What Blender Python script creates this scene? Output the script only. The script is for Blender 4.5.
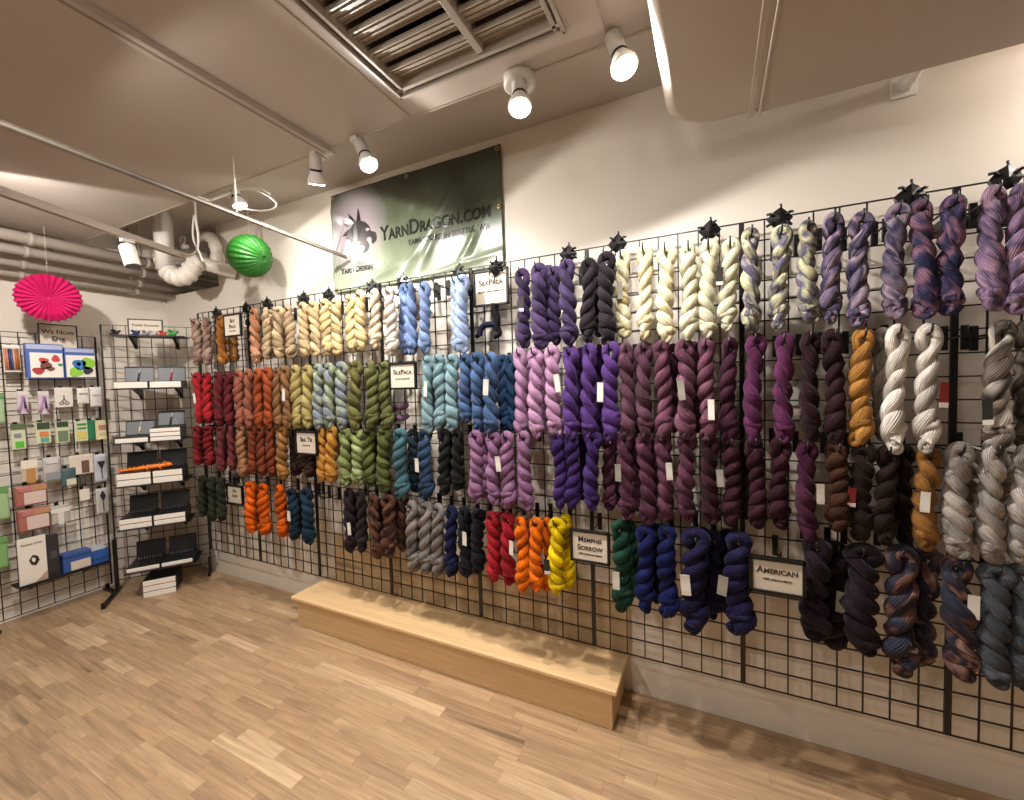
import bpy, bmesh, math, random
from mathutils import Vector, Matrix
random.seed(7)
PI = math.pi
C = bpy.context.scene.collection
for o in list(bpy.data.objects): bpy.data.objects.remove(o)
scn = bpy.context.scene
# ------------------------------------------------------------------ camera
F, CAM, YAW, PITCH, ROLL = 418.0, Vector((3.5563, -1.94, 1.4596)), .4495, -.0424, -.0271
FW = Vector((-math.sin(YAW)*math.cos(PITCH), math.cos(YAW)*math.cos(PITCH), math.sin(PITCH)))
_rt = Vector((math.cos(YAW), math.sin(YAW), 0)); _up = _rt.cross(FW)
RT = math.cos(ROLL)*_rt + math.sin(ROLL)*_up
UP = -math.sin(ROLL)*_rt + math.cos(ROLL)*_up
cd = bpy.data.cameras.new('camera'); cam = bpy.data.objects.new('camera', cd); C.objects.link(cam)
cam.matrix_world = Matrix(((RT.x, UP.x, -FW.x, CAM.x), (RT.y, UP.y, -FW.y, CAM.y), (RT.z, UP.z, -FW.z, CAM.z), (0, 0, 0, 1)))
cd.sensor_fit = 'HORIZONTAL'; cd.sensor_width = 36; cd.lens = F/1024*36; cd.clip_start = .02
scn.camera = cam
def at(u, v, x=None, y=None, z=None):
    """point of the room seen at photo pixel (u, v) on the plane x=, y= or z="""
    d = FW*F + RT*(u-512) - UP*(v-400)
    t = (x-CAM.x)/d.x if x is not None else (y-CAM.y)/d.y if y is not None else (z-CAM.z)/d.z
    return CAM + d*t
# ------------------------------------------------------------------ world, exposure
w = bpy.data.worlds.new('room_world'); scn.world = w; w.use_nodes = True
w.node_tree.nodes['Background'].inputs[0].default_value = (1, .9, .78, 1)
w.node_tree.nodes['Background'].inputs[1].default_value = .05
scn.view_settings.view_transform = 'Standard'; scn.view_settings.look = 'None'
scn.view_settings.gamma = 1; scn.view_settings.use_curve_mapping = False
scn.view_settings.exposure = 0.22
LAMP_W = 50.0      # power of each visible track lamp
GLOWF = .26          # wide stray light of a reflector lamp, share of its power
SHOP_FILL_W = 24.0      # power of the unseen fill lamps added further back in the shop
WARM = (1, .935, .88)
def area(name, loc, sx, sy, power, col=WARM):
    l = bpy.data.lights.new(name, 'AREA'); l.shape = 'RECTANGLE'; l.size = sx; l.size_y = sy; l.energy = power; l.color = col
    o = bpy.data.objects.new(name, l); C.objects.link(o); o.location = loc; return o
# ------------------------------------------------------------------ materials
def lin(c):
    if isinstance(c, str):
        c = [int(c[i:i+2], 16)/255 for i in (0, 2, 4)]
    return tuple((x/12.92 if x <= .04045 else ((x+.055)/1.055)**2.4) for x in c) + (1,)
MC = {}
def mat(name, col, rough=.6, metal=0, bump=0, bscale=40, var=.0, vscale=3, spec=None, emit=None, coat=0):
    k = (name,)
    if k in MC: return MC[k]
    m = bpy.data.materials.new(name); m.use_nodes = True; nt = m.node_tree; b = nt.nodes['Principled BSDF']
    c = lin(col); b.inputs['Base Color'].default_value = c
    b.inputs['Roughness'].default_value = rough; b.inputs['Metallic'].default_value = metal
    if coat: b.inputs['Coat Weight'].default_value = coat
    if spec is not None: b.inputs['Specular IOR Level'].default_value = spec
    tc = nt.nodes.new('ShaderNodeTexCoord')
    n = nt.nodes.new('ShaderNodeTexNoise'); n.inputs['Scale'].default_value = vscale; n.inputs['Detail'].default_value = 4
    nt.links.new(tc.outputs['Object'], n.inputs['Vector'])
    r = nt.nodes.new('ShaderNodeValToRGB')
    v = max(var, .02)
    r.color_ramp.elements[0].position = .3; r.color_ramp.elements[1].position = .7
    r.color_ramp.elements[0].color = tuple(x*(1-v) for x in c[:3])+(1,); r.color_ramp.elements[1].color = tuple(min(1, x*(1+v)) for x in c[:3])+(1,)
    nt.links.new(n.outputs['Fac'], r.inputs['Fac']); nt.links.new(r.outputs['Color'], b.inputs['Base Color'])
    if bump:
        n2 = nt.nodes.new('ShaderNodeTexNoise'); n2.inputs['Scale'].default_value = bscale; n2.inputs['Detail'].default_value = 3
        nt.links.new(tc.outputs['Object'], n2.inputs['Vector'])
        bp = nt.nodes.new('ShaderNodeBump'); bp.inputs['Strength'].default_value = .5; bp.inputs['Distance'].default_value = bump
        nt.links.new(n2.outputs['Fac'], bp.inputs['Height']); nt.links.new(bp.outputs['Normal'], b.inputs['Normal'])
    if emit:
        b.inputs['Emission Color'].default_value = lin(emit[0]); b.inputs['Emission Strength'].default_value = emit[1]
    MC[k] = m; return m
def math_n(nt, op, a, b=None):
    n = nt.nodes.new('ShaderNodeMath'); n.operation = op
    for i, x in enumerate((a, b)):
        if x is None: continue
        if isinstance(x, (int, float)): n.inputs[i].default_value = x
        else: nt.links.new(x, n.inputs[i])
    return n.outputs[0]
def wood(name, cols, pw, pl, rough=.4, grain=1.0, gap=True):
    """planks laid along x: width pw (y), mean length pl; grain runs along x"""
    m = bpy.data.materials.new(name); m.use_nodes = True; nt = m.node_tree; b = nt.nodes['Principled BSDF']
    tc = nt.nodes.new('ShaderNodeTexCoord'); sp = nt.nodes.new('ShaderNodeSeparateXYZ'); nt.links.new(tc.outputs['Object'], sp.inputs[0])
    row = math_n(nt, 'FLOOR', math_n(nt, 'DIVIDE', sp.outputs[1], pw))
    wn = nt.nodes.new('ShaderNodeTexWhiteNoise'); wn.noise_dimensions = '1D'; nt.links.new(row, wn.inputs['W'])
    plen = math_n(nt, 'MULTIPLY', math_n(nt, 'ADD', wn.outputs['Value'], .7), pl)
    xo = math_n(nt, 'ADD', sp.outputs[0], math_n(nt, 'MULTIPLY', wn.outputs['Value'], 37.3))
    xd = math_n(nt, 'DIVIDE', xo, plen); col = math_n(nt, 'FLOOR', xd)
    cv = nt.nodes.new('ShaderNodeCombineXYZ'); nt.links.new(row, cv.inputs[0]); nt.links.new(col, cv.inputs[1])
    w2 = nt.nodes.new('ShaderNodeTexWhiteNoise'); w2.noise_dimensions = '2D'; nt.links.new(cv.outputs[0], w2.inputs['Vector'])
    r = nt.nodes.new('ShaderNodeValToRGB'); cr = r.color_ramp; cr.interpolation = 'LINEAR'
    while len(cr.elements) < len(cols): cr.elements.new(.5)
    for i, (p, c) in enumerate(cols): cr.elements[i].position = p; cr.elements[i].color = lin(c)
    nt.links.new(w2.outputs['Value'], r.inputs['Fac'])
    # grain: stretched noise shifted per plank
    sh = nt.nodes.new('ShaderNodeVectorMath'); sh.operation = 'MULTIPLY'; sh.inputs[1].default_value = (1.6, 26, 26)
    off = nt.nodes.new('ShaderNodeVectorMath'); off.operation = 'SCALE'; nt.links.new(w2.outputs['Color'], off.inputs[0]); off.inputs['Scale'].default_value = 30
    nt.links.new(tc.outputs['Object'], sh.inputs[0])
    ad = nt.nodes.new('ShaderNodeVectorMath'); nt.links.new(sh.outputs[0], ad.inputs[0]); nt.links.new(off.outputs[0], ad.inputs[1])
    n1 = nt.nodes.new('ShaderNodeTexNoise'); n1.inputs['Scale'].default_value = 1.3; n1.inputs['Detail'].default_value = 6; n1.inputs['Distortion'].default_value = 1.2
    nt.links.new(ad.outputs[0], n1.inputs['Vector'])
    n3 = nt.nodes.new('ShaderNodeTexNoise'); n3.inputs['Scale'].default_value = 6; n3.inputs['Detail'].default_value = 3
    nt.links.new(ad.outputs[0], n3.inputs['Vector'])
    g = math_n(nt, 'ADD', math_n(nt, 'MULTIPLY', n1.outputs['Fac'], .8*grain), math_n(nt, 'MULTIPLY', n3.outputs['Fac'], .35*grain))
    gv = math_n(nt, 'ADD', math_n(nt, 'MULTIPLY', g, .75), 1-.75*.575*grain)
    mm = nt.nodes.new('ShaderNodeVectorMath'); mm.operation = 'SCALE'; nt.links.new(r.outputs['Color'], mm.inputs[0]); nt.links.new(gv, mm.inputs['Scale'])
    out = mm.outputs[0]
    # rare dark mineral streaks
    stv = nt.nodes.new('ShaderNodeTexNoise'); stv.inputs['Scale'].default_value = .55; stv.inputs['Detail'].default_value = 2
    nt.links.new(ad.outputs[0], stv.inputs['Vector'])
    sr = nt.nodes.new('ShaderNodeMapRange'); sr.inputs[1].default_value = .66; sr.inputs[2].default_value = .76; sr.inputs[3].default_value = 1; sr.inputs[4].default_value = .55
    nt.links.new(stv.outputs['Fac'], sr.inputs[0])
    m2 = nt.nodes.new('ShaderNodeVectorMath'); m2.operation = 'SCALE'; nt.links.new(out, m2.inputs[0]); nt.links.new(sr.outputs[0], m2.inputs['Scale']); out = m2.outputs[0]
    if gap:
        fy = math_n(nt, 'FRACT', math_n(nt, 'DIVIDE', sp.outputs[1], pw)); fx = math_n(nt, 'FRACT', xd)
        e1 = math_n(nt, 'LESS_THAN', fy, .018); e2 = math_n(nt, 'LESS_THAN', fx, .0035)
        e = math_n(nt, 'MAXIMUM', e1, e2); k = math_n(nt, 'SUBTRACT', 1, math_n(nt, 'MULTIPLY', e, .5))
        m3 = nt.nodes.new('ShaderNodeVectorMath'); m3.operation = 'SCALE'; nt.links.new(out, m3.inputs[0]); nt.links.new(k, m3.inputs['Scale']); out = m3.outputs[0]
    nt.links.new(out, b.inputs['Base Color'])
    rr = math_n(nt, 'ADD', math_n(nt, 'MULTIPLY', n1.outputs['Fac'], .2), rough-.1); nt.links.new(rr, b.inputs['Roughness'])
    bp = nt.nodes.new('ShaderNodeBump'); bp.inputs['Strength'].default_value = .15; bp.inputs['Distance'].default_value = .001
    nt.links.new(g, bp.inputs['Height']); nt.links.new(bp.outputs['Normal'], b.inputs['Normal'])
    return m
WALL = mat('wall_paint', 'e4dccf', .45, bump=.0006, bscale=220, var=.015)
CEIL = mat('ceiling_paint', 'b6aca2', .6, bump=.0006, bscale=60, var=.03, vscale=1.2)
DUCT = mat('duct_paint', 'b5a99d', .35, var=.02, vscale=1.5)
WHITE = mat('white_enamel', 'e8e4dc', .4)
LAMPGREY = mat('lamp_housing_white', 'c9c4bc', .4)
BLACK = mat('black_powder_coat', '0b0a0b', .4)
BLACKP = mat('black_plastic', '0d0d0f', .35, bump=.001, bscale=60)
PAPER = mat('sign_paper', 'cfc4b2', .7)
INK = mat('sign_ink', '2a2420', .6)
GREYM = mat('louver_metal', 'a89f93', .45, bump=.0005)
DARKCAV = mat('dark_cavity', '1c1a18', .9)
FLOOR = wood('oak_floor', [(0, '8d7156'), (.1, 'a08364'), (.5, 'a98b6a'), (.9, 'b29573'), (1, 'c1a583')], .055, .34, grain=1.9)
OAK = wood('oak_veneer', [(0, 'd6b485'), (1, 'dcbc8e')], 5, 9, .35, .7, False)
GLOW = mat('lamp_glow', 'ffffff', .5, emit=('fff1dc', 30))
# ------------------------------------------------------------------ mesh helpers
def bx(bm, x0, x1, y0, y1, z0, z1, M=None):
    vs = [bm.verts.new((x, y, z)) for x in (x0, x1) for y in (y0, y1) for z in (z0, z1)]
    if M: [setattr(v, 'co', M @ v.co) for v in vs]
    for f in ((0, 1, 3, 2), (4, 6, 7, 5), (0, 4, 5, 1), (2, 3, 7, 6), (0, 2, 6, 4), (1, 5, 7, 3)): bm.faces.new([vs[i] for i in f])
    return vs
def tube(bm, pts, r, n=8, closed=False, cap=True):
    pts = [Vector(p) for p in pts]; N = len(pts); rr = r if isinstance(r, (list, tuple)) else [r]*N
    rings = []; nrm = None
    for i, p in enumerate(pts):
        a = pts[(i-1) % N] if (closed or i > 0) else p; b = pts[(i+1) % N] if (closed or i < N-1) else p
        t = (b-a)
        if t.length < 1e-9: t = Vector((0, 0, 1))
        t.normalize()
        if nrm is None:
            nrm = t.orthogonal().normalized()
        nrm = (nrm - t*nrm.dot(t))
        nrm = nrm.normalized() if nrm.length > 1e-6 else t.orthogonal().normalized()
        bn = t.cross(nrm)
        rings.append([bm.verts.new(p + rr[i]*(math.cos(2*PI*k/n)*nrm + math.sin(2*PI*k/n)*bn)) for k in range(n)])
    for i in range(N if closed else N-1):
        A, B = rings[i], rings[(i+1) % N]
        for k in range(n):
            f = bm.faces.new((A[k], A[(k+1) % n], B[(k+1) % n], B[k])); f.smooth = True
    if not closed and cap:
        bm.faces.new(list(reversed(rings[0]))); bm.faces.new(rings[-1])
    return rings
def smooth(pts, k=3):
    pts = [Vector(q) for q in pts]
    for _ in range(k):
        n = [pts[0]]
        for A, B in zip(pts, pts[1:]): n += [A*.75+B*.25, A*.25+B*.75]
        pts = n+[pts[-1]]
    return pts
def lathe(bm, prof, n=20, M=None):
    rings = []
    for r, z in prof:
        ring = [bm.verts.new((r*math.cos(2*PI*k/n), r*math.sin(2*PI*k/n), z)) for k in range(n)]
        if M: [setattr(v, 'co', M @ v.co) for v in ring]
        rings.append(ring)
    for A, B in zip(rings, rings[1:]):
        for k in range(n):
            f = bm.faces.new((A[k], A[(k+1) % n], B[(k+1) % n], B[k])); f.smooth = True
    bm.faces.new(list(reversed(rings[0]))); bm.faces.new(rings[-1])
def obj(name, bm, m, parent=None, bevel=0, seg=2):
    bmesh.ops.recalc_face_normals(bm, faces=bm.faces)
    me = bpy.data.meshes.new(name); bm.to_mesh(me); bm.free(); me.materials.append(m)
    o = bpy.data.objects.new(name, me); C.objects.link(o)
    if parent: o.parent = parent
    if bevel:
        md = o.modifiers.new('bevel', 'BEVEL'); md.width = bevel; md.segments = seg; md.limit_method = 'ANGLE'
    return o
def box(name, m, x0, x1, y0, y1, z0, z1, parent=None, bevel=0):
    bm = bmesh.new(); bx(bm, x0, x1, y0, y1, z0, z1); return obj(name, bm, m, parent, bevel)
def tag(o, label, cat, group=None, kind=None):
    o['label'] = label; o['category'] = cat
    if group: o['group'] = group
    if kind: o['kind'] = kind
    return o
def thing(name, label, cat, loc=(0, 0, 0), rz=0, group=None):
    o = bpy.data.objects.new(name, None); o.empty_display_size = .05; C.objects.link(o)
    o.location = loc; o.rotation_euler = (0, 0, rz); return tag(o, label, cat, group)
def struct(o):
    o['kind'] = 'structure'; return o
def copy_tree(o, parent=None):
    c = o.copy(); C.objects.link(c)
    if parent: c.parent = parent
    for ch in [x for x in bpy.data.objects if x.parent == o]: copy_tree(ch, c)
    return c
def text(name, s, size, m, parent, loc, rot=(PI/2, 0, 0), extr=.0006, sx=1, warp=None, small=.74):
    """small-caps lettering as a mesh; loc is the centre of the line"""
    cu = bpy.data.curves.new('t', 'FONT'); cu.body = s; cu.size = size; cu.extrude = extr; cu.align_x = 'CENTER'; cu.align_y = 'CENTER'
    cu.small_caps_scale = small; cu.offset = size*.02
    for i, ch in enumerate(s):
        if ch.islower(): cu.body_format[i].use_small_caps = True
    to = bpy.data.objects.new('t', cu); C.objects.link(to)
    dg = bpy.context.evaluated_depsgraph_get(); me = bpy.data.meshes.new_from_object(to.evaluated_get(dg))
    bpy.data.objects.remove(to); me.materials.clear(); me.materials.append(m); me.name = name
    o = bpy.data.objects.new(name, me); C.objects.link(o); o.parent = parent
    o.location = loc; o.rotation_euler = rot; o.scale = (sx, 1, 1)
    return o
# ================================================================== SETTING
XL, XR, YB, ZC, ZS, YE = -.57, 7.0, -6.0, 2.70, 2.50, -.59
o = struct(box('floor', FLOOR, XL-.1, XR, YB, .15, -.1, 0))
bm = bmesh.new()
bx(bm, .17, XR, 0, .12, 0, ZC); bx(bm, XL-.12, .17, 0, .12, 0, 2.25)
bx(bm, XL-.12, .17, .12, .47, 2.13, 2.25); bx(bm, XL-.12, .17, .35, .47, 2.25, ZC); bx(bm, .17, .29, .12, .47, 2.25, ZC)
struct(obj('wall_back', bm, WALL))
bm = bmesh.new(); bx(bm, XL-.12, XL, YB, 0, 0, ZC); bx(bm, XL-.12, XL, 0, .35, 2.25, ZC)
struct(obj('wall_left', bm, WALL))
struct(box('wall_right', WALL, XR, XR+.1, YB, .1, 0, ZC)); struct(box('wall_near', WALL, XL, XR, YB-.1, YB, 0, ZC))
struct(box('ceiling', CEIL, XL-.1, XR, YB, .5, ZC, ZC+.1))
# lowered ceiling with the louvre opening
VX0, VX1, VY0, VY1 = 2.545, 3.17, -1.75, -.70
bm = bmesh.new()
SX0, SX1 = -.35, 3.40
bx(bm, SX0, VX0-.0, YB, YE, ZS, ZC-.001); bx(bm, VX1, SX1, YB, YE, ZS, ZC-.001)
bx(bm, VX0, VX1, YB, VY0, ZS, ZC-.001); bx(bm, VX0, VX1, VY1, YE, ZS, ZC-.001)
struct(obj('ceiling_lowered', bm, CEIL)); 
bm = bmesh.new()
bx(bm, 2.50, 2.506, YB, YE+.003, ZS-.003, ZS); bx(bm, 3.27, 3.276, -3, YE+.003, ZS-.003, ZS)
bx(bm, SX0, SX1, YE-.004, YE+.004, ZS-.004, ZS+.012)
struct(obj('trim_1', bm, mat('ceiling_seam', 'a89a8c', .6)))
# ------------------------------------------------------------------ louvred vent
v = thing('ceiling_vent', 'large metal louvred vent opening set in the lowered ceiling', 'vent', ((VX0+VX1)/2, (VY0+VY1)/2, ZS))
cx, cy = (VX0+VX1)/2, (VY0+VY1)/2; hx, hy = (VX1-VX0)/2, (VY1-VY0)/2
bm = bmesh.new()
for a, b2 in ((.0, .012), (.022, .036)):
    z0, z1 = (-.012, .02) if a == 0 else (-.004, .05)
    bx(bm, -hx+a, -hx+b2, -hy, hy, z0, z1); bx(bm, hx-b2, hx-a, -hy, hy, z0, z1)
    bx(bm, -hx, hx, hy-b2, hy-a, z0, z1); bx(bm, -hx, hx, -hy+a, -hy+b2, z0, z1)
bx(bm, -hx, -hx+.036, -hy, hy, .02, .024); bx(bm, -hx, hx, hy-.036, hy, .02, .024)
obj('frame', bm, GREYM, v, .002)
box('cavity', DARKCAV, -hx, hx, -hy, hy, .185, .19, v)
box('centre_bar', GREYM, .03, .055, -hy+.03, hy-.04, .0, .05, v, .003)
for i in range(11):
    yy = hy-.10-i*.084
    bm = bmesh.new()
    Mx = Matrix.Translation((0, yy+.03, .026)) @ Matrix.Rotation(math.radians(14), 4, 'X')
    bx(bm, -hx+.030, hx-.030, -.040, .040, -.003, .003, Mx); bx(bm, -hx+.030, hx-.030, -.040, -.035, -.010, .0, Mx)
    for k in (-.02, .005, .028): bx(bm, -hx+.030, hx-.030, k, k+.006, -.007, -.002, Mx)
    obj('louver', bm, GREYM, v)
# ------------------------------------------------------------------ big duct at right
DZ, DY = 2.33, -.29
d = thing('air_duct', 'wide cream painted air duct with a rounded end under the ceiling', 'duct', (3.42, DY, DZ))
def duct_body(x0, x1, rad, flat):
    """plan outline with a rounded far-left corner, bottom edge rounded"""
    out = []
    y0, y1 = -1.35, 0
    if rad:
        out += [(x0, y0)]
        for k in range(11):
            a = PI - k/10*PI/2
            out.append((x0+rad+rad*math.cos(a), y1-rad+rad*math.sin(a)))
    else: out += [(x0, y0), (x0, y1)]
    out += [(x1, y1), (x1, y0)]
    bm = bmesh.new(); ins = .03 if rad else 0
    layers = [(ins*1.0, 0), (ins*.5, .004), (ins*.15, .016), (0, .03), (0, .37)]
    cxm, cym = (x0+x1)/2, (y0+y1)/2
    rings = []
    for inset, z in layers:
        ring = []
        for (x, y) in out:
            nx = x + (inset if x < x0+.2 else 0); ny = y - (inset if y > -.2 else 0)
            ring.append(bm.verts.new((nx, ny, z)))
        rings.append(ring)
    n = len(out)
    for A, B in zip(rings, rings[1:]):
        for k in range(n):
            f = bm.faces.new((A[k], A[(k+1) % n], B[(k+1) % n], B[k])); f.smooth = flat is False
    bm.faces.new(rings[0]); bm.faces.new(list(reversed(rings[-1])))
    return bm
obj('elbow_end', duct_body(0, .27, .15, False), DUCT, d)
obj('straight_run', duct_body(.27, 3.5, 0, True), CEIL, d)
bm = bmesh.new(); bx(bm, .245, .262, -1.35, .006, -.006, .02); bx(bm, .275, .283, -1.35, .008, -.012, .03)
bx(bm, .245, .262, 0, .01, -.005, .1)
obj('seam_flange', bm, DUCT, d, .002)
b = thing('duct_bracket', 'short white pipe stub fixing the air duct to the back wall', 'bracket', (4.155, 0, 2.44))
bm = bmesh.new(); tube(bm, [(0, 0, .0), (0, -.29, .0)], .022, 14); obj('pipe_stub', bm, WHITE, b)
bm = bmesh.new(); bx(bm, -.035, .035, -.006, 0, -.035, .035); obj('wall_flange', bm, WHITE, b, .002)
# ------------------------------------------------------------------ tracks and lamps
def track(label, p, q2, w2=.034, h2=.024, paint=None):
    p, q2 = Vector(p), Vector(q2); L = (q2-p).length; ang = math.atan2(q2.y-p.y, q2.x-p.x)
    t = thing('lighting_track', label, 'track', p, ang)
    bm = bmesh.new(); bx(bm, 0, L, -w2/2, w2/2, -h2, 0); bx(bm, 0, L, -w2/2-.003, w2/2+.003, -.004, 0); obj('rail', bm, paint or CEIL, t, .002)
    bm = bmesh.new(); bx(bm, 0, L-.02, -.005, .005, -h2-.0015, -h2+.004); obj('power_slot', bm, mat('slot_dark', '8a7f74', .6), t)
    box('end_cap', LAMPGREY, L-.004, L+.012, -w2/2-.002, w2/2+.002, -h2-.002, .001, t, .002)
    return t
t1 = track('wide white lighting track on the lowered ceiling ending at the louvre side lamps', (2.03, -4.5, ZS), (2.045, YE-.0, ZS), .05)
b2_ = at(346, 256, y=-.06); a2_ = at(0, 121, z=b2_.z)
t2 = track('long slim lighting track running out over the green banner', tuple(b2_+(a2_-b2_).normalized()*3.6), tuple(b2_), .02, .014, mat('track_shade_grey', '7d756c', .5))  # rail colour darkened to stand in for the shade on it
for yy in (-.75, -2.0, -3.2):
    bm = bmesh.new(); kx = b2_.x+(a2_.x-b2_.x)*(yy-b2_.y)/(a2_.y-b2_.y); tube(bm, [(kx, yy, b2_.z), (kx, yy, ZS)], .004, 6)
    o = obj('suspension_rod', bm, WHITE); o.parent = t2; o.matrix_parent_inverse = (Matrix.Translation(t2.location) @ Matrix.Rotation(t2.rotation_euler.z, 4, 'Z')).inverted()
a3 = at(0, 187, z=2.34); b3 = at(182, 253, z=2.34)
dv = (a3-b3).normalized()
t3 = track('white lighting track with a drum spotlight left of the pipe trap', tuple(b3+dv*3.0), tuple(b3), .035, .035)
def spot(name, label, hub, aim, style='par', lit=True, power=LAMP_W, up=None, cone=165, canopy=False, lamp_len=.17):
    """hub = centre of the glowing face; the body runs back from it; up = mounting point"""
    hub = Vector(hub); aim = Vector(aim).normalized()
    t = thing(name, label, 'spotlight', up or hub)
    base = Vector(up or hub)
    rot = aim.to_track_quat('-Z', 'Y').to_matrix().to_4x4()
    M = Matrix.Translation(hub-base) @ rot
    if style == 'par':
        bm = bmesh.new(); lathe(bm, [(.037, .0), (.040, .004), (.039, .012), (.026, .045), (.023, .052)], 24, M); obj('lamp_bulb', bm, WHITE, t)
        bm = bmesh.new(); lathe(bm, [(.0235, .050), (.0255, .052), (.0255, .058), (.0235, .060)], 24, M); obj('socket_ring', bm, BLACK, t)
        bm = bmesh.new(); lathe(bm, [(.023, .058), (.025, .062), (.025, lamp_len), (.018, lamp_len+.006)], 24, M); obj('lamp_housing', bm, LAMPGREY, t)
    else:
        bm = bmesh.new(); lathe(bm, [(.034, 0), (.036, .003), (.036, .11), (.028, .118)], 24, M); obj('lamp_housing', bm, WHITE, t)
    bm = bmesh.new(); lathe(bm, [(.033, -.003), (.034, .002)], 24, M); obj('lamp_lens', bm, GLOW if lit else mat('lens_dark', '6a655e', .3), t)
    # stem from the back of the housing to the mount
    bk = (hub-base) - aim*(lamp_len if style == 'par' else .06)
    bm = bmesh.new(); tube(bm, [bk, (0, 0, -.03), (0, 0, 0)], .008, 8); obj('stem', bm, LAMPGREY, t)
    if canopy:
        bm = bmesh.new(); lathe(bm, [(.045, -.035), (.055, -.03), (.055, .0), (.05, .002)], 24); obj('canopy', bm, LAMPGREY, t)
    else: box('track_adapter', LAMPGREY, -.018, .018, -.03, .03, -.022, .0, t, .003)
    if lit:
        l = bpy.data.lights.new('lamp_light', 'SPOT'); l.energy = power; l.color = WARM; l.spot_size = math.radians(cone); l.spot_blend = 1.0; l.shadow_soft_size = .03
        lo = bpy.data.objects.new('lamp_light', l); C.objects.link(lo); lo.parent = t; lo.matrix_local = Matrix.Translation(hub-base+aim*.012) @ rot
        l2 = bpy.data.lights.new('lamp_glow_light', 'SPOT'); l2.spot_size = math.radians(179); l2.spot_blend = .12; l2.energy = power*GLOWF; l2.color = WARM; l2.shadow_soft_size = .012
        lo = bpy.data.objects.new('lamp_glow_light', l2); C.objects.link(lo); lo.parent = t; lo.matrix_local = Matrix.Translation(hub-base+aim*.014) @ rot
    return t
def lamp(label, top, face, dy, **k):
    up = at(*top, z=ZS); hub = at(*face, y=up.y+dy); aim = hub-up; L = aim.length
    return spot('track_spotlight', label, hub, aim, up=(up.x, max(up.y, YE+.0), ZS), lamp_len=max(.075, L-.02), **k)
lamp('lit spotlight at the end of the wide track, pointing straight down', (315, 151), (317, 184), .04)
lamp('lit spotlight above the left half of the green banner, tilted toward the room', (358, 139), (369, 165), -.02)
lamp('lit spotlight on a round ceiling canopy right of the green banner', (519, 76), (520, 108), -.05, canopy=True)
lamp('lit spotlight hanging beside the rounded end of the air duct', (611, 33), (625, 68), -.04)
h = at(240, 206, y=-.40); spot('track_spotlight', 'glaring bare lamp with a loose cable above the green paper lantern', h, (.25, .1, -.8), up=(h.x-.04, YE+.01, ZS+.0), power=LAMP_W*.35, lamp_len=.09)
def pixel_of(p):
    d_ = Vector(p)-CAM; return 512+F*d_.dot(RT)/d_.dot(FW)
qq = min((b3+dv*(k*.01) for k in range(150)), key=lambda p: abs(pixel_of(p)-127))
h = at(133, 266, y=qq.y); spot('track_spotlight', 'unlit white drum spotlight hanging from the track near the pipes', h, (.25, .1, -1), 'drum', False, up=(qq.x, qq.y, qq.z-.03))
# unseen lamps: fill added for the rest of the shop, wall pair read from shadows
for i, (x, y, z, ax, ay, pw) in enumerate(((2.04, -1.6, ZS, 0, .55, SHOP_FILL_W), (2.04, -2.6, ZS, .1, .4, SHOP_FILL_W), (4.85, -.19, ZC, -.1, -.35, LAMP_W*.6), (5.9, -.19, ZC, -.3, -.3, LAMP_W*.6), (.75, -1.3, ZS, -.75, .55, SHOP_FILL_W*2.2), (3.0, -2.6, ZS, 0, .5, SHOP_FILL_W))):
    spot('track_spotlight', ['second', 'third', 'fourth', 'fifth', 'sixth', 'seventh'][i]+' lit spotlight of the shop outside the photo', (x, y, z-.16), (ax, ay, -1), up=(x, y, z), power=pw)
# loose cable near bare lamp
bm = bmesh.new()
tube(bm, smooth([at(u, v2, y=-.40) for u, v2 in ((228, 198), (236, 190), (252, 188), (268, 195), (278, 204), (272, 210), (258, 211), (246, 209))]), .0045, 8)
tube(bm, [at(u, v2, y=-.38) for u, v2 in ((226, 196), (240, 186), (262, 189), (270, 194))], .004, 8)
tag(obj('loose_cable', bm, WHITE), 'white cable looping around the bare lamp at the ceiling edge', 'cable')
bm = bmesh.new()
tube(bm, smooth([at(182, 253, z=2.33)]+[at(u, v2, y=-.42) for u, v2 in ((190, 256), (197, 252), (199, 238), (196, 222), (195, 208))]+[Vector((at(195, 208, y=-.42).x, -.42, ZC))]), .007, 8)
tube(bm, smooth([at(u, v2, y=-.42) for u, v2 in ((195, 208), (193, 225), (193, 240), (199, 252), (203, 262))]), .006, 8)
tag(obj('power_cable', bm, WHITE), 'white cable rising from the track end beside the pipe trap', 'cable')
# ------------------------------------------------------------------ pipes
PIPE = mat('pipe_paint', 'd9d2c6', .45, bump=.002, bscale=25)
p = thing('drain_pipe', 'fat white wrapped drain pipe with a U shaped trap below the ceiling', 'pipe', (0, 0, 2.2))
def PT(u, v2, y): 
    q = at(u, v2, y=y); return Vector((q.x, q.y, q.z-2.2))
bm = bmesh.new(); a = PT(163.5, 240, -.32); a2 = PT(164, 262, -.32); tube(bm, [(a.x, a.y, .5), (a.x, a.y, .1), a2], .056, 18); obj('riser', bm, WHITE, p)
bm = bmesh.new()
tr = [PT(164, 256, -.32), PT(166, 268, -.31), PT(172, 276, -.30), PT(181, 278, -.28), PT(189, 274, -.25), PT(194, 265, -.23), PT(201, 261, -.2)]
S = smooth(tr); tube(bm, S, [.058+.006*math.sin(i*1.3) for i in range(len(S))], 18); obj('trap', bm, PIPE, p)
bm = bmesh.new(); S = smooth([PT(196, 262, -.2), PT(212, 266, -.15), PT(236, 273, -.02)]); tube(bm, S, .045, 18); obj('outlet', bm, PIPE, p)
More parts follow.
